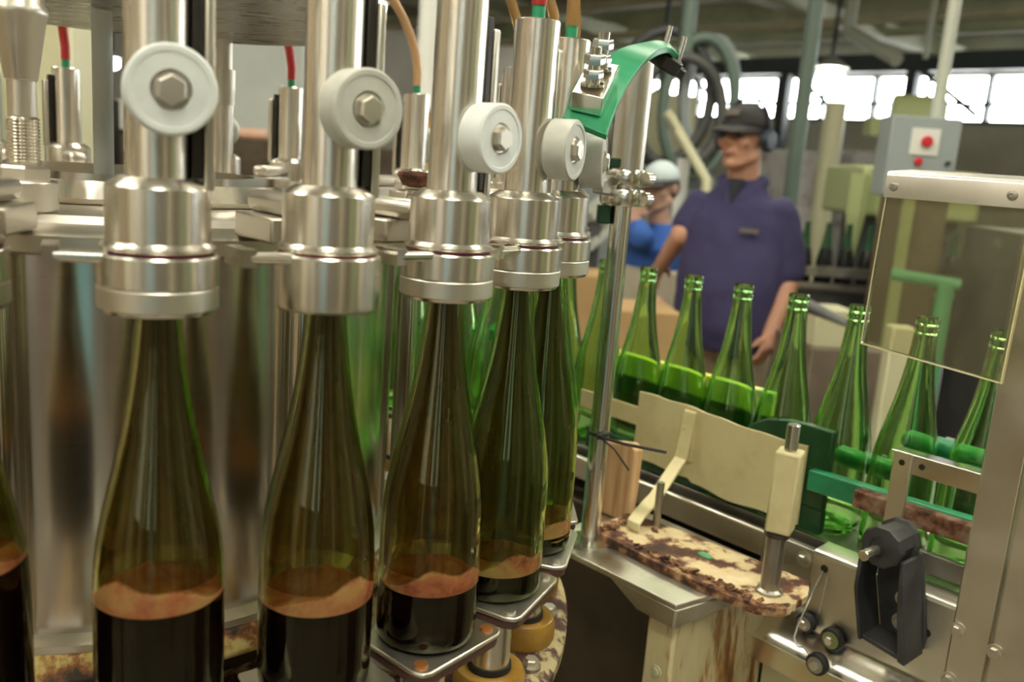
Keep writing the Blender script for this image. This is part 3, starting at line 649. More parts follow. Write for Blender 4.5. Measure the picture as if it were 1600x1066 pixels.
# little black pulleys with their wire
def pulley(u, v, z, r, lab, cap):
    t = thing('pulley', lab, 'pulley', (u, -v, z), frame='cv', group='small black wheels below the conveyor edge')
    MB().lathe([(.004, 0), (r*.9, 0), (r, .002), (r, .009), (r*.9, .011), (r*.55, .011), (r*.5, .0095), (.004, .0095)], (u, -v, z), 28, (0, -1, 0), closed=True).build('wheel', 'black_rubber', t)
    if cap: MB().cyl((u, -v-.0100, z), (u, -v-.0125, z), r*.72, seg=28).build('washer', 'olive_edge' if cap == 2 else 'steel_dull', t)
    mb = MB(); mb.hexa((u, -v-.0128, z), (0, -1, 0), .0058, .005); mb.cyl((u, -v+.004, z), (u, -v-.0128, z), .0035, seg=12); mb.build('bolt', 'steel_sat', t)
pulley(.1545, .1345, .9405, .0130, 'small black wheel hanging on a wire below the round hole', 1)
pulley(.1925, .1345, .9350, .0150, 'black wheel with a wide washer next to the black pivot bracket', 2)
pulley(.205, .190, .926, .0140, 'lowest small black wheel with the bent wire', 1)
wr = thing('wire_hanger', 'thin wire hanger looping from the round hole down to the lowest wheel', 'wire', (.16, -.133, .89), frame='cv')
MB().tube([(.163, -.1335, 1.014), (.158, -.142, .985), (.160, -.160, .965), (.166, -.183, .955), (.168, -.192, .942), (.176, -.195, .934), (.185, -.196, .938), (.192, -.197, .935), (.197, -.198, .926)], .0013, 8).tube([(.171, -.135, 1.010), (.172, -.142, .985), (.174, -.150, .965)], .0011, 8).build('wire', 'steel_dull', wr)
# grooved stainless post and acrylic guard
po = thing('guard_post', 'wide grooved stainless post bolted to the conveyor side', 'post', (.38, -.14, 0), frame='cv')
b2(MB(), .331, .372, .131, .149, .0, 1.486).build('flat_bar', 'steel_sat', po, bevel=.002)
b2(MB(), .3735, .4285, .131, .160, .0, 1.486).build('channel', 'steel_sat', po, bevel=.006)
b2(MB(), .4295, .56, .131, .152, .0, 1.20).build('side_sheet', 'steel_dull', po, bevel=.003)
for u, z, v in ((.3375, 1.018, .1492), (.3375, .957, .1492), (.382, 1.016, .1602)):
    mb = MB(); bolt_v(mb, u, v, z, .0062, .005); mb.build('bolt', 'steel_sat', po)
gd = thing('acrylic_guard', 'scratched yellowish acrylic guard pane hanging from a riveted steel rail', 'guard', (.28, -.2, 1.31), frame='cv')
pane = [(.2015, 1.3255), (.3515, 1.3150), (.3550, 1.5000), (.2050, 1.5000)]
pv(pane, .1975, .2020).build('pane', 'acrylic', gd, smooth=False)
mb = MB()
pv([(.2015, 1.3235), (.3515, 1.3130), (.3517, 1.3146), (.2015, 1.3251)], .1972, .2023, mb)
pv([(.3518, 1.3130), (.3532, 1.3130), (.3567, 1.4900), (.3553, 1.4900)], .1972, .2023, mb)
pv([(.2000, 1.3235), (.2010, 1.3235), (.2045, 1.4900), (.2035, 1.4900)], .1972, .2023, mb)
mb.build('pane_edge', 'acrylic_edge', gd, smooth=False)
mb = MB(); mb.prism([(.2024, 1.488), (.2060, 1.488), (.2060, 1.511), (.2045, 1.5145), (.2010, 1.516), (.150, 1.520), (.150, 1.517), (.2000, 1.5125), (.2024, 1.509)], .203, .46, lambda a, b, d: (d, -a, b))
mb.build('rail', 'steel_sat', gd, angle=50)
for u in (.2125, .3330):
    MB().lathe([(0, 0), (.0052, 0), (.0048, .0016), (.0022, .0022), (.0018, .0012), (0, .0012)], (u, -.2060, 1.500), 18, (0, -1, 0)).build('rivet', 'steel_dull', gd)
# ------------------------------------------------------------------ the steel rod, its plate and the rusty bracket
rx, ry = .124, 1.147
rod = thing('cam_support_rod', 'tall stainless rod with a thicker upper tube holding the green strap', 'rod', (rx, ry, 1.0))
MB().cyl((rx, ry, 1.0012), (rx, ry, 1.49), .0128, seg=32).lathe([(.0135, 1.0), (.030, 1.0), (.030, 1.004), (.0135, 1.006)], (rx, ry, .0002), 32, closed=True).build('lower_rod', 'steel_pol', rod)
MB().cyl((rx+.002, ry, 1.490), (rx+.002, ry, 1.625), .0205, seg=36, bev=.001).build('upper_tube', 'steel_sat', rod)
for z in (1.452, 1.476):
    MB().lathe([(.0130, 0), (.026, 0), (.0285, .004), (.0285, .016), (.026, .020), (.0130, .020)], (rx, ry, z), 36, closed=True).cyl((rx+.022, ry-.022, z+.010), (rx+.030, ry-.012, z+.010), .0085, seg=16).build('clamp_collar', 'steel_pol', rod)
MB().bx((rx-.026, ry-.018, 1.497), (rx-.006, ry+.004, 1.509)).build('green_spacer', 'green_dark', rod, bevel=.002)
MB().bx((rx-.030, ry-.012, 1.428), (rx-.0135, ry+.010, 1.451)).build('green_spacer', 'green_dark', rod, bevel=.002)
mb = MB(); a = Vector((rx-.02, ry-.01, 1.475)); b = Vector((.085, 1.06, 1.473))
q = (b-a).normalized(); s = Vector((-q.y, q.x, 0))*.006
A = mb.ring([a+s+Vector((0, 0, -.012)), a-s+Vector((0, 0, -.012)), a-s+Vector((0, 0, .014)), a+s+Vector((0, 0, .014))])
B = mb.ring([b+s+Vector((0, 0, -.006)), b-s+Vector((0, 0, -.006)), b-s+Vector((0, 0, .008)), b+s+Vector((0, 0, .008))])
mb.bridge(A, B); mb.face(A); mb.face(B); mb.build('side_arm', 'steel_dull', rod, bevel=.002)
# green strap: cam track that presses the rollers down
sk = thing('cam_strap', 'curved green plastic cam strap with a bolted steel block', 'strap', (.06, .93, 1.55))
NEAR = [at(x, y, d*(.925+.055*i/7)) for i, (x, y, d) in enumerate([(948, 211, .868), (958, 182, .882), (971, 150, .90), (991, 116, .93), (1011, 92, .96), (1031, 77, .985), (1049, 75, 1.0), (1061, 86, 1.01)])]
FAR = [at(x, y, d*(.925+.055*i/7)) for i, (x, y, d) in enumerate([(879, 183, .885), (889, 160, .893), (905, 134, .910), (932, 100, .930), (968, 76, .965), (1000, 67, 1.03), (1029, 63, 1.05), (1047, 68, 1.06)])]
def poly(pts, f):
    x = f*(len(pts)-1); i = min(int(x), len(pts)-2); u = x-i
    p0, p1, p2, p3 = pts[max(i-1, 0)], pts[i], pts[i+1], pts[min(i+2, len(pts)-1)]
    return .5*((2*p1) + (p2-p0)*u + (2*p0-5*p1+4*p2-p3)*u*u + (3*p1-p0-3*p2+p3)*u**3)
def strap_pt(f, w): return poly(FAR, f)*(1-w) + poly(NEAR, f)*w
def strap_frame(f):
    p = strap_pt(f, .5); t = (strap_pt(f+.02, .5) - strap_pt(f-.02, .5)).normalized(); x = (strap_pt(f, 1)-strap_pt(f, 0)).normalized()
    x = (x - t*x.dot(t)).normalized(); nn = x.cross(t)
    if nn.z < 0: nn = -nn
    return p, t, x, nn
mb = MB(); rg = []; NS = 40
for i in range(NS+1):
    f = min(.999, max(.001, i/NS)); a, b = strap_pt(f, 0), strap_pt(f, 1)
    q = min(.97, max(.03, f)); nn = strap_frame(q)[3]
    rg.append(mb.ring([a, b, b-nn*.006, a-nn*.006]))
for a, b in zip(rg, rg[1:]): mb.bridge(a, b)
mb.face(rg[0]); mb.face(rg[-1]); mb.build('strap', 'green', sk, angle=50, bevel=.0008)
p, t, x, nn = strap_frame(.235); p = strap_pt(.235, .44)
Rm = Matrix((x, t, nn)).transposed()
blk = MB().box(p + nn*.0100, (.029, .064, .019), Rm).build('block', 'steel_pol', sk, bevel=.001)
for s in (-.015, .015):
    q = p + nn*.0198 + t*s; zz = (nn*.45+Vector((0, 0, .55))).normalized()
    MB().cyl(q, q+zz*.0024, .0108, seg=24).cyl(q+zz*.0024, q+zz*.0065, .0068, seg=18).hexa(q+zz*.0065, zz, .0092, .008).cyl(q+zz*.0145, q+zz*.019, .0055, seg=16).hexa(q+zz*.019, zz, .0098, .009).cyl(q+zz*.028, q+zz*.034, .0052, seg=16).build('stud_bolt', 'steel_pol', blk)
p, t, x, nn = strap_frame(.93); Rm = Matrix((x, t, nn)).transposed()
MB().box(p - nn*.016 + t*.002, (.030, .040, .018), Rm).box(p - nn*.018 + t*.034, (.014, .030, .012), Rm).build('end_clip', 'black_slot', sk, bevel=.003)
for s in (-.012, .012):
    q = p + t*.012 + x*s; MB().cyl(q-nn*.010, q+Vector((0, 0, .020)), .0030, seg=14).build('stud', 'steel_pol', sk)
# steel cover plate
cp = thing('cover_plate', 'folded stainless cover plate carrying the tall rod', 'plate', (0, -.30, .97), frame='cv')
mb = MB()
top = [(-.130, .352), (.097, .346), (.112, .238), (.100, .150), (-.150, .150)]
A = mb.ring([(u, -v, 1.0) for u, v in top]); B = mb.ring([(u, -v, .9925) for u, v in top]); mb.face(A); mb.face(B[::-1]); mb.bridge(A, B)
pv([(-.010, .9930), (.097, .9930), (.097, .969), (.040, .969)], .3435, .3465, mb)
C1 = mb.ring([(.0955, -.346, .9930), (.0985, -.346, .9930), (.0985, -.346, .969), (.0955, -.346, .969)]); C2 = mb.ring([(.1100, -.236, .9930), (.1130, -.236, .9930), (.1130, -.236, .978), (.1100, -.236, .978)])
mb.bridge(C1, C2); mb.face(C1); mb.face(C2)
mb.build('plate', 'steel_stained', cp, bevel=.0015)
pl = thing('frame_pillar', 'square cream painted frame pillar with rust streaks under the cover plate', 'pillar', (.08, -.24, 0), frame='cv')
b2(MB(), .052, .094, .130, .338, .0, .9685).build('column', 'post_rust', pl, bevel=.004)
mb = MB(); bolt_v(mb, .074, .338, .90, .005, .003); mb.build('bolt', 'cream_clean', pl)
b2(MB(), .096, .329, .125, .129, .0, .883).build('side_panel', 'cream_clean', pl)
rp = thing('rusty_base_plate', 'flaking cream base plate eaten by rust on the cover plate', 'plate', (.05, -.23, 1.0), frame='cv')
rnd = random.Random(3); out = []
edge = [(-.105, .262), (-.078, .285), (.02, .290), (.10, .290), (.165, .282), (.188, .258), (.186, .215), (.168, .170), (.10, .172), (0, .180), (-.08, .190), (-.105, .205)]
for (a, b) in zip(edge, edge[1:]+edge[:1]):
    for j in range(6):
        f = j/6; out.append((a[0]+(b[0]-a[0])*f + rnd.uniform(-.0022, .0022), a[1]+(b[1]-a[1])*f + rnd.uniform(-.0022, .0022)))
MB().prism(out, 1.0008, 1.0100, lambda a, b, d: (a, -b, d)).build('plate', 'rusty_cream', rp, smooth=False)
ed = []
for i in range(60):                                                   # bare rusted lip along the camera side and the end
    f = i/59; u = -.098 + f*.285; v0 = .2745 if u < .165 else .2745 - (u-.165)*1.3
    ed.append((u, v0 - rnd.uniform(.0, .010)))
lip = ed + [(.189, .262), (.165, .2855), (.10, .2935), (.02, .2935), (-.078, .2885), (-.105, .268)]
MB().prism(lip, 1.0002, 1.0106, lambda a, b, d: (a, -b, d)).build('rusted_lip', 'rust_pure', rp, smooth=False)
MB().ball((.045, -.222, 1.0110), (.011, .007, .003), 12).build('moss_speck', 'col_green', rp)
mb = MB()
for i in range(70):                                                   # curled paint and rust flakes at the near end
    u = rnd.uniform(-.045, .175) if i % 3 else rnd.uniform(-.100, -.078); v = rnd.uniform(.205, .286) if u < -.035 else rnd.uniform(.272, .284)
    s = rnd.uniform(.003, .009)
    mb.box((u, -v, 1.0112+rnd.uniform(0, .004)), (s*1.6, s, .0015), Euler((rnd.uniform(-.5, .5), rnd.uniform(-.5, .5), rnd.uniform(0, 3))).to_matrix())
mb.build('rust_flakes', 'rust_pure', rp, smooth=False)['kind'] = 'stuff'
pt = thing('guide_post', 'cream square guide post with a chrome tip on the rusty base plate', 'post', (.156, -.239, 1.0102), frame='cv')
MB().lathe([(0, 1.0102), (.016, 1.0102), (.016, 1.0135), (.0115, 1.016), (.0115, 1.083), (0, 1.083)], (.152, -.239, 0), 12).build('socket', 'steel_dull', pt, smooth=False)
MB().lathe([(0, 1.0832), (.0150, 1.0832), (.0155, 1.088), (.0130, 1.0895), (0, 1.0895)], (.152, -.239, 0), 20).build('collar', 'steel_dark', pt)
MB().box((.1545, -.239, 1.140), (.030, .030, .100), Euler((0, 0, .35)).to_matrix()).build('block', 'cream', pt, bevel=.003)
MB().cyl((.1545, -.239, 1.1905), (.1545, -.239, 1.222), .0078, seg=20, bev=.0012).build('tip', 'steel_pol', pt)
tr_ = thing('thin_standoff_rod', 'thin grey rod behind the cream diagonal bracket', 'rod', (-.035, -.20, 1.0102), frame='cv')
MB().cyl((-.055, -.200, 1.0102), (-.055, -.200, 1.075), .0055, seg=16).build('shaft', 'steel_dull', tr_)
wd = thing('wooden_block', 'orange stained wooden block wedged behind the steel rod', 'wooden block', (-.1, -.2, 1.0), frame='cv')
pv([(-.150, 1.0005), (-.0975, 1.0005), (-.0935, 1.112), (-.106, 1.118), (-.156, 1.108)], .196, .214).build('block', 'wood', wd, bevel=.003)
zt_ = thing('zip_tie', 'black cable tie knotted round the steel rod', 'cable tie', (rx, ry, 1.15))
MB().lathe([(.0131, -.002), (.0146, -.002), (.0146, .002), (.0131, .002)], (rx, ry, 1.155), 24, closed=True).build('loop', 'black_rubber', zt_)
p = Vector((rx-.002, ry-.0185, 1.155))
MB().tube([p, p+Vector((.03, -.02, -.001)), p+Vector((.085, -.02, -.008))], .0022, 8).build('tail', 'black_rubber', zt_)
MB().tube([p, p+Vector((.02, -.012, -.012)), p+Vector((.040, -.02, -.036))], .0013, 8).build('tail', 'black_rubber', zt_)
MB().box(p, (.007, .006, .006)).build('lock', 'black_rubber', zt_)
gg = thing('guide_fin', 'thin green plastic guide fin beside the steel rod foot', 'guide', (.10, 1.15, 1.0))
mb = MB(); A = [(.113, 1.165, 1.150), (.098, 1.165, 1.120), (.092, 1.150, 1.075), (.090, 1.14, 1.0005), (.104, 1.16, 1.0005), (.110, 1.165, 1.08)]
a = mb.ring([Vector(q)+Vector((-.022, .012, 0)) for q in A]); b = mb.ring([Vector(q)+Vector((-.018, .017, 0)) for q in A]); mb.face(a); mb.face(b[::-1]); mb.bridge(a, b); mb.build('fin', 'green', gg)
# star wheel between conveyor and carousel
sw = thing('star_wheel', 'dark green star wheel feeding bottles to the filler', 'star wheel', (.0, 1.56, .95))
for z in (1.06, 1.19):
    mb = MB(); poly = []
    for i in range(96):
        t = 2*PI*i/96; c = math.cos(3.5*t)**2; poly.append(((.036 + .016*abs(math.sin(4*t)))*math.cos(t), (.036 + .016*abs(math.sin(4*t)))*math.sin(t)))
    mb.prism(poly, z, z+.02, lambda a, b, d: (a-.005, b+1.56, d)).build('disc', 'green', sw)
MB().cyl((-.005, 1.56, .0), (-.005, 1.56, 1.26), .025).build('shaft', 'steel_sat', sw)
# ================================================================== BACKGROUND MACHINES AND FITTINGS
def wb(name, label, cat, c, d, rz, mat, part='body', group=None, bevel=.006):
    """a boxy thing standing with its base centre at c, size d, turned rz"""
    t = thing(name, label, cat, (0, 0, 0), group); t.location = c; t.rotation_euler.z = rz
    MB().bx((-d[0]/2, -d[1]/2, 0), (d[0]/2, d[1]/2, d[2])).build(part, mat, t, bevel=bevel); return t
# control box on its conduit
p = at(1437, 300, 3.0)
t = wb('control_box', 'grey control box with two red buttons behind the guard rail', 'control box', (p.x, p.y+.08, p.z-.02), (.222, .14, .262), -.08, 'grey_box', 'case')
MB().bx((-.045, -.076, .140), (.045, -.0705, .225)).build('button_plate', 'white', t)
MB().cyl((.003, -.0765, .183), (.003, -.094, .183), .018, seg=24, bev=.004).build('red_button', 'red', t)
MB().cyl((-.012, -.0705, .118), (-.012, -.084, .118), .013, seg=24, bev=.003).build('red_button', 'red', t)
MB().cyl((.082, -.0705, .118), (.082, -.082, .118), .008, seg=16).build('key_switch', 'black_plastic', t)
MB().cyl((.055, .02, .262), (.055, .02, HZ-p.z), .021, seg=16).build('conduit', 'pale_pole', t)
p = at(1432, 192, 6.1)
t = thing('motor', 'olive green motor showing above the grey control box', 'motor', (p.x, p.y, 0))
MB().cyl((p.x-.15, p.y+.1, p.z+.05), (p.x+.18, p.y, p.z+.04), .14, seg=24, bev=.02).bx((p.x-.30, p.y, p.z-.10), (p.x-.1, p.y+.14, p.z+.02)).build('housing', 'pale_green', t)
MB().bx((p.x-.12, p.y-.02, 0), (p.x+.12, p.y+.16, p.z-.04)).build('stand', 'dark_machine', t)
def pole(name, label, x, y, r, mat, z0=0, z1=HZ):
    t = thing(name, label, 'pole', (x, y, z0)); MB().cyl((x, y, z0), (x, y, z1), r, seg=20).build('shaft', mat, t)
    MB().cyl((x, y, z0), (x, y, z0+.02), r*2).build('flange', mat, t); return t
p = at(1252, 180, 4.0); pole('roof_pole', 'grey green pole from floor to roof beside the man in the navy shirt', p.x, p.y, .034, 'green_pole')
p = at(664, 160, 3.6); t = pole('roof_pole', 'white pole with an amber painted foot between two filling heads', p.x, p.y, .042, 'white', 1.66)
MB().cyl((p.x, p.y, 0), (p.x, p.y, 1.655), .045, seg=20).build('amber_foot', 'amber_paint', t)
p = at(1446, 92, 7.0); t = thing('hanging_rod', 'thin pale rod hanging from the roof pipes', 'rod', (p.x, p.y, p.z)); MB().cyl((p.x, p.y, p.z), (p.x, p.y, HZ), .022, seg=12).build('shaft', 'pale_pole', t)
a, b = at(1326, 48, 7.5), at(1402, 94, 7.0); t = thing('slanted_duct', 'short slanted pale duct under the roof', 'duct', b); MB().tube([a, a+Vector((0, 0, .3)), ], .05, 12).tube([a, b], .055, 12).build('tube', 'pale_pole', t)
MB().cyl(a+Vector((0, 0, .31)), (a.x, a.y, HZ), .02, seg=8).build('hanger', 'beam_dark', t)
a = at(1560, 206, 7.0); t = thing('strip_light', 'long white strip light above the machines behind the guard', 'strip light', a); t.rotation_euler.z = TH+.75
MB().bx((-.3, -.04, 0), (1.6, .04, .10)).build('housing', 'white', t); MB().bx((-.28, -.045, -.02), (1.58, .03, -.002)).build('tube', 'lamp', t)
MB().cyl((.1, 0, .10), (.1, 0, HZ-a.z), .012, seg=8).cyl((1.2, 0, .10), (1.2, 0, HZ-a.z), .012, seg=8).build('hanger', 'beam_dark', t)
# discharge conveyor with filled dark bottles
t = thing('discharge_conveyor', 'dark discharge conveyor carrying filled bottles behind the man', 'conveyor', (2.1, 4.5, 0))
MB().bx((1.0, 4.40, .955), (3.6, 4.60, .985)).build('belt', 'steel_dark', t)
MB().bx((1.0, 4.33, 1.055), (3.6, 4.36, 1.10)).bx((1.0, 4.33, 1.0), (3.6, 4.35, 1.02)).build('rail', 'steel_dull', t)
MB().bx((1.0, 4.385, .70), (3.6, 4.40, .98)).bx((1.0, 4.60, .70), (3.6, 4.615, .98)).build('side_skirt', 'dark_machine', t)
for x in (1.2, 1.72, 2.4, 3.3):
    MB().bx((x, 4.36, 0), (x+.05, 4.41, 1.05)).bx((x, 4.60, 0), (x+.05, 4.64, .955)).build('leg', 'black_slot', t)
fb = None
for k in range(20):
    if fb is None:
        fb = thing('filled_bottle', 'b', 'bottle'); MB().lathe([(0, 0)] + OUT[:12] + [(.0, .196)], seg=20).build('body', 'dark_bottle', fb, angle=60)
        MB().lathe([(.0, .197), (.0262, .197)] + OUT[12:] + [(0, .3175)], seg=20).build('neck', 'green_dark', fb, angle=60); o = fb
    else: o = copy_tree(fb)
    o.location = (1.30+k*.105, 4.5+.008*math.sin(k*5), .9855)
    tag(o, 'dark filled bottle on the discharge conveyor, %s from the navy shirted man' % ORD[k], 'bottle', 'filled bottles on the discharge conveyor')
# pale green hood with two tapered legs
t = thing('pale_green_hood', 'pale green machine hood with two tapered legs above the dark bottles', 'machine hood', (2.0, 5.0, 0))
z0 = at(1360, 338, 4.9).z
MB().bx((1.78, 4.88, z0), (2.42, 5.5, 1.60)).build('hood', 'pale_green', t, bevel=.02)
for x in (1.74, 1.90):
    MB().lathe([(0, z0-.24), (.02, z0-.24), (.05, z0), (.05, z0+.22), (0, z0+.22)], (x, 4.80, 0), 4).build('leg', 'pale_green', t, smooth=False)
MB().bx((1.9, 4.95, 0), (2.35, 5.45, z0-.0)).build('plinth', 'dark_machine', t)
# cartons, crates, posts
p = at(1292, 268, 6.5); pole('cream_post', 'cream post among the pallets of white cartons', p.x, p.y, .075, 'cream_clean', 0, 2.05)
i = 0
for (px, d, w, h) in [(1248, 7.2, .55, 1.62), (1345, 7.6, .60, 1.66), (1392, 8.4, .6, 1.7)]:
    p = at(px, 330, d)
    for j in range(4):
        i += 1; hh = h/4
        wb('white_carton', 'printed white carton in the pallet stacks beyond the dark bottles, %s counted up the stacks' % ORD[i-1], 'carton', (p.x+.01*(-1)**j, p.y, .1+j*hh if j else .1), (w, .5, hh-.004), .3, 'card_white', 'box', 'white cartons on pallets')
    t = thing('pallet', 'wooden pallet under the white carton stack, %s from the roof pole' % ORD[(i//4)-1], 'pallet', (0, 0, 0), 'pallets under the cartons'); t.location = (p.x, p.y, 0); t.rotation_euler.z = .3
    mb = MB()
    for q in (-.22, -.08, .08, .22): mb.bx((-w/2, q-.05, .078), (w/2, q+.05, .098))
    for q in (-.25, 0, .25): mb.bx((q-.04, -.27, 0), (q+.04, .27, .077))
    mb.build('boards', 'wood', t, smooth=False)
for j, (px, py, d, w, h, lab) in enumerate([(893, 425, 3.9, .30, .0, 'tan cardboard carton under the green bottle next to the steel rod'), (1000, 480, 3.35, .26, .0, 'tan cardboard carton behind the steel rod')]):
    p = at(px, py, d); wb('cardboard_carton', lab, 'carton', (p.x, p.y+.05, 0), (w, .3, p.z), .10, 'card', 'box', 'tan cartons')
p = at(905, 400, 4.6)
t = thing('walkway_rail', 'pale inclined metal chute behind the filling head', 'chute', (p.x, p.y, 0))
a, b = at(915, 340, 4.6), at(990, 275, 4.8)
MB().box((a+b)/2, ((b-a).length, .10, .05), Vector((1, 0, 0)).rotation_difference(b-a).to_matrix()).box((a+b)/2-Vector((0, 0, .16)), ((b-a).length, .10, .04), Vector((1, 0, 0)).rotation_difference(b-a).to_matrix()).build('trough', 'pale_pole', t)
MB().bx((p.x-.2, p.y+.05, 0), (p.x+.1, p.y+.45, 1.20)).build('base', 'dark_machine', t)
p = at(1350, 490, 3.0); t = wb('low_machine', 'low brown machine with a pale top box behind the row of empty bottles', 'machine', (p.x, p.y+.25, 0), (.30, .34, p.z-.14), .1, 'low_brown', 'body')
MB().bx((-.14, -.15, p.z-.14), (.0, .0, p.z-.01)).build('top_box', 'cream_clean', t, bevel=.004)
a, b = at(1404, 535, 2.7), at(1392, 645, 2.7); t = thing('machine_support', 'cream machine support behind the acrylic guard', 'leg', (b.x, b.y, 0)); MB().bx((a.x-.035, a.y-.03, 0), (a.x+.035, a.y+.03, a.z+.05)).build('column', 'cream_clean', t, bevel=.006)
MB().bx((a.x-.06, a.y-.05, 0), (a.x+.06, a.y+.05, .012)).build('foot', 'cream_clean', t)
a, b = at(1262, 478, 2.9), at(1335, 512, 2.72); t = thing('sloping_pipe', 'dark sloping pipe behind the bottle row', 'pipe', (b.x, b.y, 0)); MB().tube([a, b, (b.x+.02, b.y, 0)], .022, 12).build('pipe', 'dark_machine', t)
# machines seen through the acrylic
t = wb('labelling_machine', 'dark labelling machine blurred behind the acrylic guard', 'machine', (2.42, 3.72, 0), (1.0, .5, 1.36), -.05, 'dark_machine', 'housing')
rq = random.Random(11)
for j in range(22):
    x_, z_ = rq.uniform(-.46, .40), rq.uniform(.62, 1.32); w_, h_ = rq.uniform(.02, .09), rq.uniform(.02, .12)
    MB().bx((x_, -.25-rq.uniform(.02, .10), z_), (x_+w_, -.2505, z_+h_)).build('fitting', rq.choice(['grey_box', 'steel_dull', 'black_plastic', 'cream_clean', 'green_pole', 'tan_dull', 'black_plastic']), t, bevel=.004)
MB().bx((-.5, -.262, 1.20), (.5, -.2505, 1.30)).build('top_panel', 'tan_dull', t)

p = at(1555, 338, 3.1); MB().ball((-.13, -.36, 1.30), .022, 14).build('orange_lamp', 'orange', t)
MB().cyl((-.14, -.2505, .86), (-.14, -.40, .86), .025, seg=20).build('knob', 'card', t)
a, b = at(1392, 428, 3.32), at(1500, 446, 3.25); t = thing('green_pipe', 'green pipe with a down leg behind the acrylic guard', 'pipe', (b.x, b.y, 0)); MB().tube([a, b], .022, 14).tube([b+Vector((-.05, 0, 0)), (b.x-.05, b.y, 0)], .03, 14).build('pipe', 'col_green', t)
t = wb('tan_cabinet', 'tan brown cabinet blurred behind the acrylic guard', 'cabinet', (1.70, 4.02, 0), (.20, .22, 1.52), .1, 'tan_dull', 'body')
MB().bx((-.11, -.125, .2), (-.06, -.111, 1.55)).build('yellow_post', 'pale_green', t)
# hoses and clutter behind the men
t = thing('hose_bundle', 'bundle of dark looped hoses hanging behind the man in the black cap', 'hose', (1.0, 6.0, 0))
c = at(1062, 178, 5.6)
for j, (dx, dz, ry_, rz_) in enumerate([(0, 0, .26, .34), (.12, .05, .22, .42), (-.10, .1, .3, .40), (.2, .12, .16, .36)]):
    MB().tube([c+Vector((dx+ry_*math.cos(q), .05*j, dz+rz_*math.sin(q))) for q in [i*2*PI/26 for i in range(27)]], .035, 10).build('loop', ['dark_machine', 'green_pole', 'dark_machine', 'grey_box'][j], t)
MB().tube([c+Vector((0, .05, .35)), c+Vector((0, .06, .9)), (c.x, c.y+.06, HZ)], .05, 10).build('hanger', 'green_pole', t)
a, b = at(1060, 205, 5.2), at(1104, 282, 5.0); t = thing('cream_hose', 'pale cream hose slanting down behind the black capped man', 'hose', (b.x, b.y, 0)); MB().tube([a+Vector((-.08, 0, .1)), a, b, (b.x+.05, b.y, 0)], .030, 10).build('hose', 'cream_clean', t)
p = at(1030, 238, 6.6); wb('cream_machine', 'cream machine cabinet behind the person in blue', 'machine', (p.x, p.y+.3, 0), (.42, .5, p.z+.42), .2, 'cream_clean', 'body')
p = at(1040, 262, 6.0); wb('grey_bench', 'long grey bench machine with a wooden top board behind the person in blue', 'bench', (p.x, p.y+.1, 0), (1.1, .3, p.z-.02), .05, 'grey_box', 'body')
p = at(1066, 275, 5.2); t = wb('paper_notice', 'white paper notice on a stand beside the person in blue', 'notice', (p.x, p.y, 0), (.07, .02, p.z+.1), 0, 'white', 'sheet')
# left side behind the carousel
p = at(38, 280, 2.7); t = wb('cream_cabinet', 'tall cream cabinet with dark slots behind the tapered spindle', 'cabinet', (p.x, p.y+.1, 0), (.32, .2, p.z+.46), -.05, 'cream_clean', 'body')
mb = MB()
for j in range(22): mb.bx((-.145, -.1035, p.z-.05+j*.022), (-.110, -.1005, p.z-.038+j*.022))
mb.build('slot', 'black_slot', t, smooth=False)
MB().bx((-.075, -.16, 0), (-.055, -.101, p.z+.30)).build('side_plate', 'grey_box', t)
p = at(96, 250, 3.6); wb('dark_cabinet', 'dark cabinet beside the tall cream cabinet', 'cabinet', (p.x, p.y+.2, 0), (.12, .4, 1.62), 0, 'black_slot', 'body')
p = at(116, 240, 3.0); pole('roof_pipe', 'pale grey blue pipe seen between the spindle and the far filling heads', p.x, p.y, .030, 'grey_cab', 0, 2.4)
p = at(400, 218, 4.4); wb('grey_cabinet', 'large pale grey cabinet standing behind the far filling heads', 'cabinet', (p.x, p.y+.3, p.z), (.36, .5, .60), .1, 'grey_cab', 'body')
t = wb('dark_bench', 'dark workbench carrying the pale grey cabinet', 'workbench', (p.x-.55, p.y+.2, 0), (2.6, .8, p.z-.001), .1, 'dark_void', 'body')
q = at(180, 236, 4.2); wb('grey_cabinet', 'small pale grey cabinet behind the far filling heads', 'cabinet', (q.x, q.y+.2, p.z), (.17, .4, q.z+.235-p.z), .1, 'grey_cab', 'body')
for j, (px, lab) in enumerate(((304, 'yellow canister showing below the glossy white roller'), (317, 'yellow canister nearer the pale grey cabinet'))):
    q = at(px, 232, 3.9); t = thing('yellow_canister', lab, 'canister', (q.x, q.y, p.z), 'yellow canisters'); MB().lathe([(0, p.z), (.017, p.z), (.018, p.z+.004), (.018, q.z+.045), (.012, q.z+.052), (0, q.z+.052)], (q.x, q.y, 0), 16).build('body', 'yellow', t)
q = at(395, 238, 3.85); wb('tan_bundle', 'folded tan cloth bundle on the dark bench', 'bundle', (q.x, q.y, p.z), (.12, .1, .045), .2, 'skin2', 'cloth', bevel=.015)
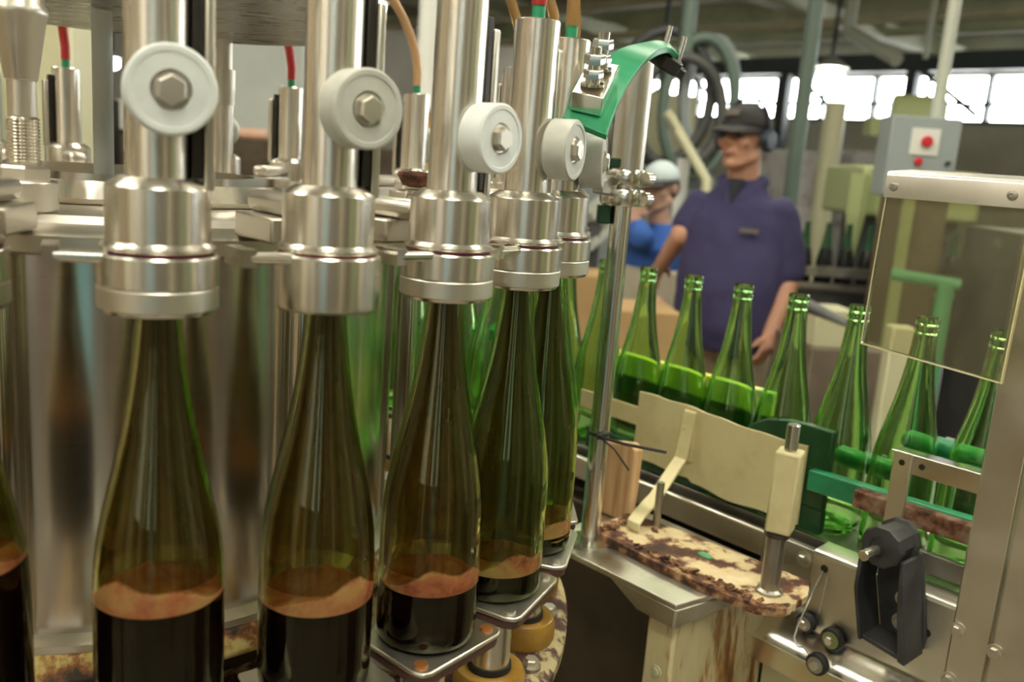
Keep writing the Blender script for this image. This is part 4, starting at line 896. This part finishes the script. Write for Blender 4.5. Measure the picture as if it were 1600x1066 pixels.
# ================================================================== PEOPLE
def head_mesh(mb, c, s=1.0, yaw=0.0, pitch=0.0):
    """skull, jaw, nose, ears, brow and cheeks; c is the centre of the head, the face looks along -y before yaw"""
    R = Matrix.Rotation(yaw, 3, 'Z') @ Matrix.Rotation(pitch, 3, 'X')
    def P(x, y, z): return Vector(c) + R @ (Vector((x, y, z))*s)
    mb.ball(P(0, .012, .028), (.076*s, .094*s, .092*s), 24, R); mb.ball(P(0, -.016, -.035), (.062*s, .075*s, .082*s), 24, R)
    mb.ball(P(0, -.062, -.090), (.030*s, .026*s, .024*s), 16, R); mb.ball(P(0, -.078, .030), (.056*s, .020*s, .014*s), 16, R)
    mb.limb(P(0, -.088, .022), P(0, -.112, -.014), .010*s, .0145*s, 12); mb.ball(P(.014, -.098, -.020), .010*s, 10); mb.ball(P(-.014, -.098, -.020), .010*s, 10)
    mb.ball(P(0, -.086, -.050), (.024*s, .016*s, .009*s), 12, R); mb.ball(P(0, -.083, -.062), (.020*s, .014*s, .008*s), 12, R)
    for q in (-1, 1):
        mb.ball(P(q*.040, -.066, -.018), (.028*s, .022*s, .022*s), 14, R); mb.ball(P(q*.079, .014, -.005), (.010*s, .020*s, .032*s), 12, R)
        mb.limb(P(q*.058, .0, -.060), P(q*.026, -.055, -.088), .022*s, .018*s, 12)
    return P, R
def hand(mb, w, d, side, n, s=1.0, curl=.5):
    """palm and five curled fingers: wrist w, pointing d, palm normal n; side is where the thumb sits"""
    w, d, n = Vector(w), Vector(d).normalized(), Vector(n); n = (n - d*n.dot(d)).normalized(); x = d.cross(n)*side
    mb.limb(w, w+d*.045*s, .024*s, .030*s, 12)
    for q, (off, L) in enumerate(((.030, .066), (.010, .076), (-.010, .070), (-.029, .054))):
        b = w + d*.075*s + x*off*s*.95; mb.limb(w+d*.03*s+x*off*s*.7, b, .014*s, .0105*s, 10)
        m1 = b + (d*math.cos(curl*.6) + n*math.sin(curl*.6))*L*.45*s; m2 = m1 + (d*math.cos(curl*1.6) + n*math.sin(curl*1.6))*L*.33*s; m3 = m2 + (d*math.cos(curl*2.4) + n*math.sin(curl*2.4))*L*.25*s
        mb.limb(b, m1, .0100*s, .0092*s, 10); mb.limb(m1, m2, .0092*s, .0084*s, 10); mb.limb(m2, m3, .0084*s, .0072*s, 10)
    b = w + d*.022*s + x*.026*s; m1 = b + (d*.6 + x*.75 + n*.25).normalized()*.036*s; m2 = m1 + (d*.9 + x*.25 + n*.3).normalized()*.030*s
    mb.limb(b, m1, .014*s, .0115*s, 10); mb.limb(m1, m2, .0112*s, .009*s, 10)
def cap_mesh(t, P, R, s, mat, brim_mat, lift=.0):
    mb = MB(); rings = []
    for j in range(9):
        q = j/8*PI/2; r = math.cos(q); h = math.sin(q)
        rings.append(mb.ring([P(.087*r*math.cos(2*PI*i/28), .012+.106*r*math.sin(2*PI*i/28), .040+lift+.090*h) for i in range(28)]) if j < 8 else [mb.bm.verts.new(P(0, .012, .130+lift))])
    for a, b in zip(rings, rings[1:]):
        if len(b) == 1:
            for i in range(28): mb.face((a[i], a[(i+1) % 28], b[0]))
        else: mb.bridge(a, b)
    o = mb.build('cap', mat, t)
    md = o.modifiers.new('solid', 'SOLIDIFY'); md.thickness = .004
    mb = MB(); A = []; B = []
    for i in range(17):
        q = PI + PI*i/16; x, y = .082*math.cos(q), .012+.100*math.sin(q)
        A.append((x, y, .046+lift)); B.append((x*1.0, y - .085*math.sin(PI*i/16)**.6, .040+lift - .018*math.sin(PI*i/16) - .012*abs(math.cos(q))))
    a = mb.ring([P(*v) for v in A]); b = mb.ring([P(*v) for v in B])
    a2 = mb.ring([P(v[0], v[1], v[2]-.004) for v in A]); b2_ = mb.ring([P(v[0], v[1], v[2]-.004) for v in B])
    for i in range(16):
        mb.face((a[i], a[i+1], b[i+1], b[i])); mb.face((a2[i+1], a2[i], b2_[i], b2_[i+1])); mb.face((b[i], b[i+1], b2_[i+1], b2_[i])); mb.face((a[i+1], a[i], a2[i], a2[i+1]))
    mb.face((a[0], b[0], b2_[0], a2[0])); mb.face((a[16], a2[16], b2_[16], b[16]))
    mb.build('brim', brim_mat, o); return o
# --- man in the navy work shirt (local frame: faces -y, his own right at -x)
MP = at(1158, 300, 3.62); YAW = -.50
t = thing('person', 'person in navy work shirt, black cap, glasses and ear defenders standing behind the bottle row', 'person'); t.location = (MP.x, MP.y, 0); t.rotation_euler.z = YAW
Ri = Matrix.Rotation(-YAW, 3, 'Z')
def loc(px, py, d): q = at(px, py, d); return Ri @ Vector((q.x-MP.x, q.y-MP.y, q.z))
hc = Vector((-.005, -.035, 1.640))
mb = MB(); P, R = head_mesh(mb, hc, 1.06, -.30, .0)
mb.limb((0, .012, 1.44), (0, -.005, 1.58), .066, .062)
mb.loft([((0, 0, .84), .155, .11), ((0, -.01, 1.0), .17, .125), ((0, 0, 1.2), .165, .11), ((0, 0, 1.33), .150, .09), ((0, .005, 1.42), .075, .060), ((0, .005, 1.49), .058, .056)])
for q in (-1, 1):
    mb.limb((q*.10, 0, .86), (q*.105, -.02, .48), .092, .062); mb.limb((q*.105, -.02, .48), (q*.11, .02, .09), .060, .038); mb.limb((q*.11, .0, .055), (q*.12, -.14, .035), .042, .036)
rs, ls = Vector((-.168, .0, 1.368)), Vector((.168, .005, 1.368))
re, rh = loc(1064, 368, 3.70), loc(1034, 412, 3.86)
le, lh = Vector((.232, .02, 1.125)), Vector((.205, -.085, .895))
for s_, e_, h_ in ((rs, re, rh), (ls, le, lh)):
    mb.limb(s_, e_, .058, .046); mb.limb(e_, h_, .045, .031)
hand(mb, rh, (rh-re), -1, (0, 0, -1), 1.0, .5); hand(mb, lh, (lh-le)+Vector((0, 0, -.05)), -1, (-.8, .3, 0), 1.0, .55)
mb.build('body', 'skin', t, remesh=.0075, sm=5, smooth=False)
mb = MB()
mb.loft([((0, -.012, .80), .205, .150), ((0, -.022, .92), .212, .165), ((0, -.026, 1.05), .212, .170), ((0, -.018, 1.2), .208, .155), ((0, -.006, 1.32), .198, .135), ((0, .0, 1.385), .160, .112), ((0, .006, 1.435), .118, .090), ((0, .010, 1.485), .078, .075)], 32)
for s_, e_ in ((rs, re), (ls, le)):
    d = (e_-s_); mb.limb(s_, s_+d*.45, .064, .066); mb.limb(s_+d*.45, s_+d*(.92 if e_ is le else .62), .066, .063)
for q in (-1, 1): mb.limb((q*.030, -.088, 1.420), (q*.085, .0, 1.478), .022, .026, 12)
mb.limb((-.085, .0, 1.478), (.085, .03, 1.485), .024, .024, 12)
sh = mb.build('work_shirt', 'navy', t, remesh=.012, sm=4, smooth=False)
tx = bpy.data.textures.new('folds', 'CLOUDS'); tx.noise_scale = .16
md = sh.modifiers.new('folds', 'DISPLACE'); md.texture = tx; md.strength = .028; md.mid_level = .5; md.texture_coords = 'LOCAL'
MB().prism([(-.030, 1.485), (.030, 1.485), (.0, 1.375)], -.140, -.118, lambda a, b, d: (a-.002, d - .30*(1.43-b)*1.0 + .035, b)).build('undershirt', 'navy_dark', t, smooth=False)
MB().box((.092, -.158, 1.292), (.070, .006, .016), Euler((.10, 0, .30)).to_matrix()).build('name_badge', 'cap_patch', t)
mb = MB().loft([((0, -.006, .80), .172, .128), ((0, -.006, .95), .176, .132)])
for q in (-1, 1): mb.limb((q*.098, 0, .80), (q*.105, -.015, .46), .104, .080); mb.limb((q*.105, -.015, .46), (q*.11, .02, .10), .080, .066)
mb.build('trousers', 'khaki', t, remesh=.014, sm=3, smooth=False)
for q in (-1, 1): MB().ball((q*.115, -.055, .045), (.052, .135, .0445), 18).build('boot', 'boot', t)
cp_ = cap_mesh(t, P, R, 1.06, 'cap_black', 'cap_black')
MB().box(P(0, -.0935, .088), (.060, .006, .026), R @ Euler((-.30, 0, 0)).to_matrix()).build('badge', 'cap_patch', cp_)
mb = MB()
for q in (-1, 1): mb.lathe([(0, 0), (.036, 0), (.044, .006), (.044, .026), (.034, .036), (0, .037)], P(q*.080, .010, -.004), 24, R @ Vector((q, 0, 0)))
mb.tube([P(.102*math.cos(a), .012, .0 + .150*math.sin(a)) for a in [PI*i/16 for i in range(17)]], .007, 8); mb.build('ear_defenders', 'muff', t)
mb = MB()
for q in (-1, 1): mb.tube([P(q*.033+.025*math.cos(a), -.0975, .010+.015*math.sin(a)) for a in [2*PI*i/20 for i in range(21)]], .0020, 6); mb.tube([P(q*.058, -.094, .014), P(q*.080, -.02, .014)], .0022, 6)
mb.tube([P(-.012, -.100, .018), P(.012, -.100, .018)], .0025, 6); mb.build('glasses', 'lens', t)
for q in (-1, 1): MB().ball(P(q*.032, -.0875, .010), (.012, .007, .007), 12, R).build('eye', 'hair', t)
MB().ball(P(0, -.0965, -.0545), (.024, .0075, .0075), 14, R).build('lips', 'lip', t)
MB().ball(P(0, .035, .018), (.080, .078, .075), 20, R).build('hair', 'hair', t)
# --- person in the royal blue shirt, hand at the mouth
WP = at(1040, 330, 4.40); YAW2 = -.45; S2 = WP.z
t = thing('person', 'person in royal blue shirt and pale cap holding a hand to the mouth', 'person'); t.location = (WP.x, WP.y, 0); t.rotation_euler.z = YAW2
Ri = Matrix.Rotation(-YAW2, 3, 'Z'); MP = WP
hc = loc(1033, 293, 4.40) ; hc = Vector((hc.x, hc.y-.02, hc.z))
mb = MB(); P, R = head_mesh(mb, hc, .98, -.15, .12)
nz_ = hc.z
mb.limb((hc.x*.6, .02, nz_-.22), (hc.x, hc.y+.015, nz_-.08), .056, .052)
sz = nz_-.235
mb.loft([((0, 0, .76), .150, .105), ((0, 0, .95), .150, .110), ((0, 0, 1.10), .150, .105), ((0, 0, sz), .140, .085), ((0, .01, sz+.05), .070, .06)])
for q in (-1, 1):
    mb.limb((q*.09, 0, .78), (q*.09, -.02, .44), .085, .056); mb.limb((q*.09, -.02, .44), (q*.095, .02, .09), .054, .036); mb.limb((q*.095, 0, .05), (q*.10, -.12, .032), .038, .032)
rs, ls = Vector((-.155, .0, sz)), Vector((.155, .0, sz))
mouth = P(-.01, -.105, -.060)
re = loc(1003, 372, 4.22); rh = mouth + Vector((-.055, -.035, -.065))
le, lh = Vector((.205, .04, sz-.25)), Vector((.05, -.155, sz-.30))
for s_, e_, h_ in ((rs, re, rh), (ls, le, lh)):
    mb.limb(s_, e_, .050, .042); mb.limb(e_, h_, .041, .029)
hand(mb, rh, mouth-rh+Vector((.02, .01, .06)), -1, (.35, .9, 0), .95, .35); hand(mb, lh, lh-le, 1, (0, .3, -1), .95, .6)
mb.build('body', 'skin2', t, remesh=.0075, sm=5, smooth=False)
mb = MB()
mb.loft([((0, -.005, 1.0), .182, .135), ((0, -.008, 1.12), .182, .138), ((0, -.003, sz-.03), .175, .115), ((0, .004, sz+.035), .105, .080), ((0, .012, sz+.065), .068, .066)], 28)
for s_, e_ in ((rs, re), (ls, le)): mb.limb(s_, e_, .066, .062)
d = rh-re; mb.limb(re, re+d*.30, .062, .054); d = lh-le; mb.limb(le, le+d*.5, .058, .050)
sh = mb.build('shirt', 'royal', t, remesh=.012, sm=4, smooth=False)
md = sh.modifiers.new('folds', 'DISPLACE'); md.texture = tx; md.strength = .022; md.mid_level = .5; md.texture_coords = 'LOCAL'
mb = MB().loft([((0, -.02, .62), .195, .150), ((0, -.02, .84), .192, .150), ((0, -.015, 1.03), .186, .142)], 28); mb.build('apron', 'apron', t, remesh=.014, sm=2, smooth=False)
mb = MB()
for q in (-1, 1): mb.limb((q*.085, 0, .70), (q*.09, -.015, .42), .092, .074); mb.limb((q*.09, -.015, .42), (q*.095, .02, .10), .074, .060)
mb.build('trousers', 'jean', t, remesh=.014, sm=3, smooth=False)
for q in (-1, 1): MB().ball((q*.10, -.045, .040), (.045, .12, .0395), 18).build('shoe', 'boot', t)
MB().ball(P(0, .040, .005), (.083, .078, .085), 20, R).build('hair', 'hair', t)
cap_mesh(t, P, R, .98, 'cap_white', 'cap_black')
for q in (-1, 1): MB().ball(P(q*.031, -.085, .012), (.011, .006, .007), 12, R).build('eye', 'hair', t)

# ================================================================== LIGHT AND VIEW
wd_ = bpy.data.worlds.new('hall_air'); wd_.use_nodes = True; SC.world = wd_
bg = wd_.node_tree.nodes['Background']; bg.inputs['Color'].default_value = (.75, .85, 1, 1); bg.inputs['Strength'].default_value = .5
SC.view_settings.view_transform = 'Standard'; SC.view_settings.look = 'None'; SC.view_settings.gamma = 1; SC.view_settings.use_curve_mapping = False
SC.view_settings.exposure = 0.0
SC.cycles.max_bounces = 20; SC.cycles.transmission_bounces = 20; SC.cycles.transparent_max_bounces = 16; SC.cycles.glossy_bounces = 8; SC.cycles.diffuse_bounces = 4
SC.cycles.sample_clamp_indirect = 8.0; SC.cycles.use_denoising = True
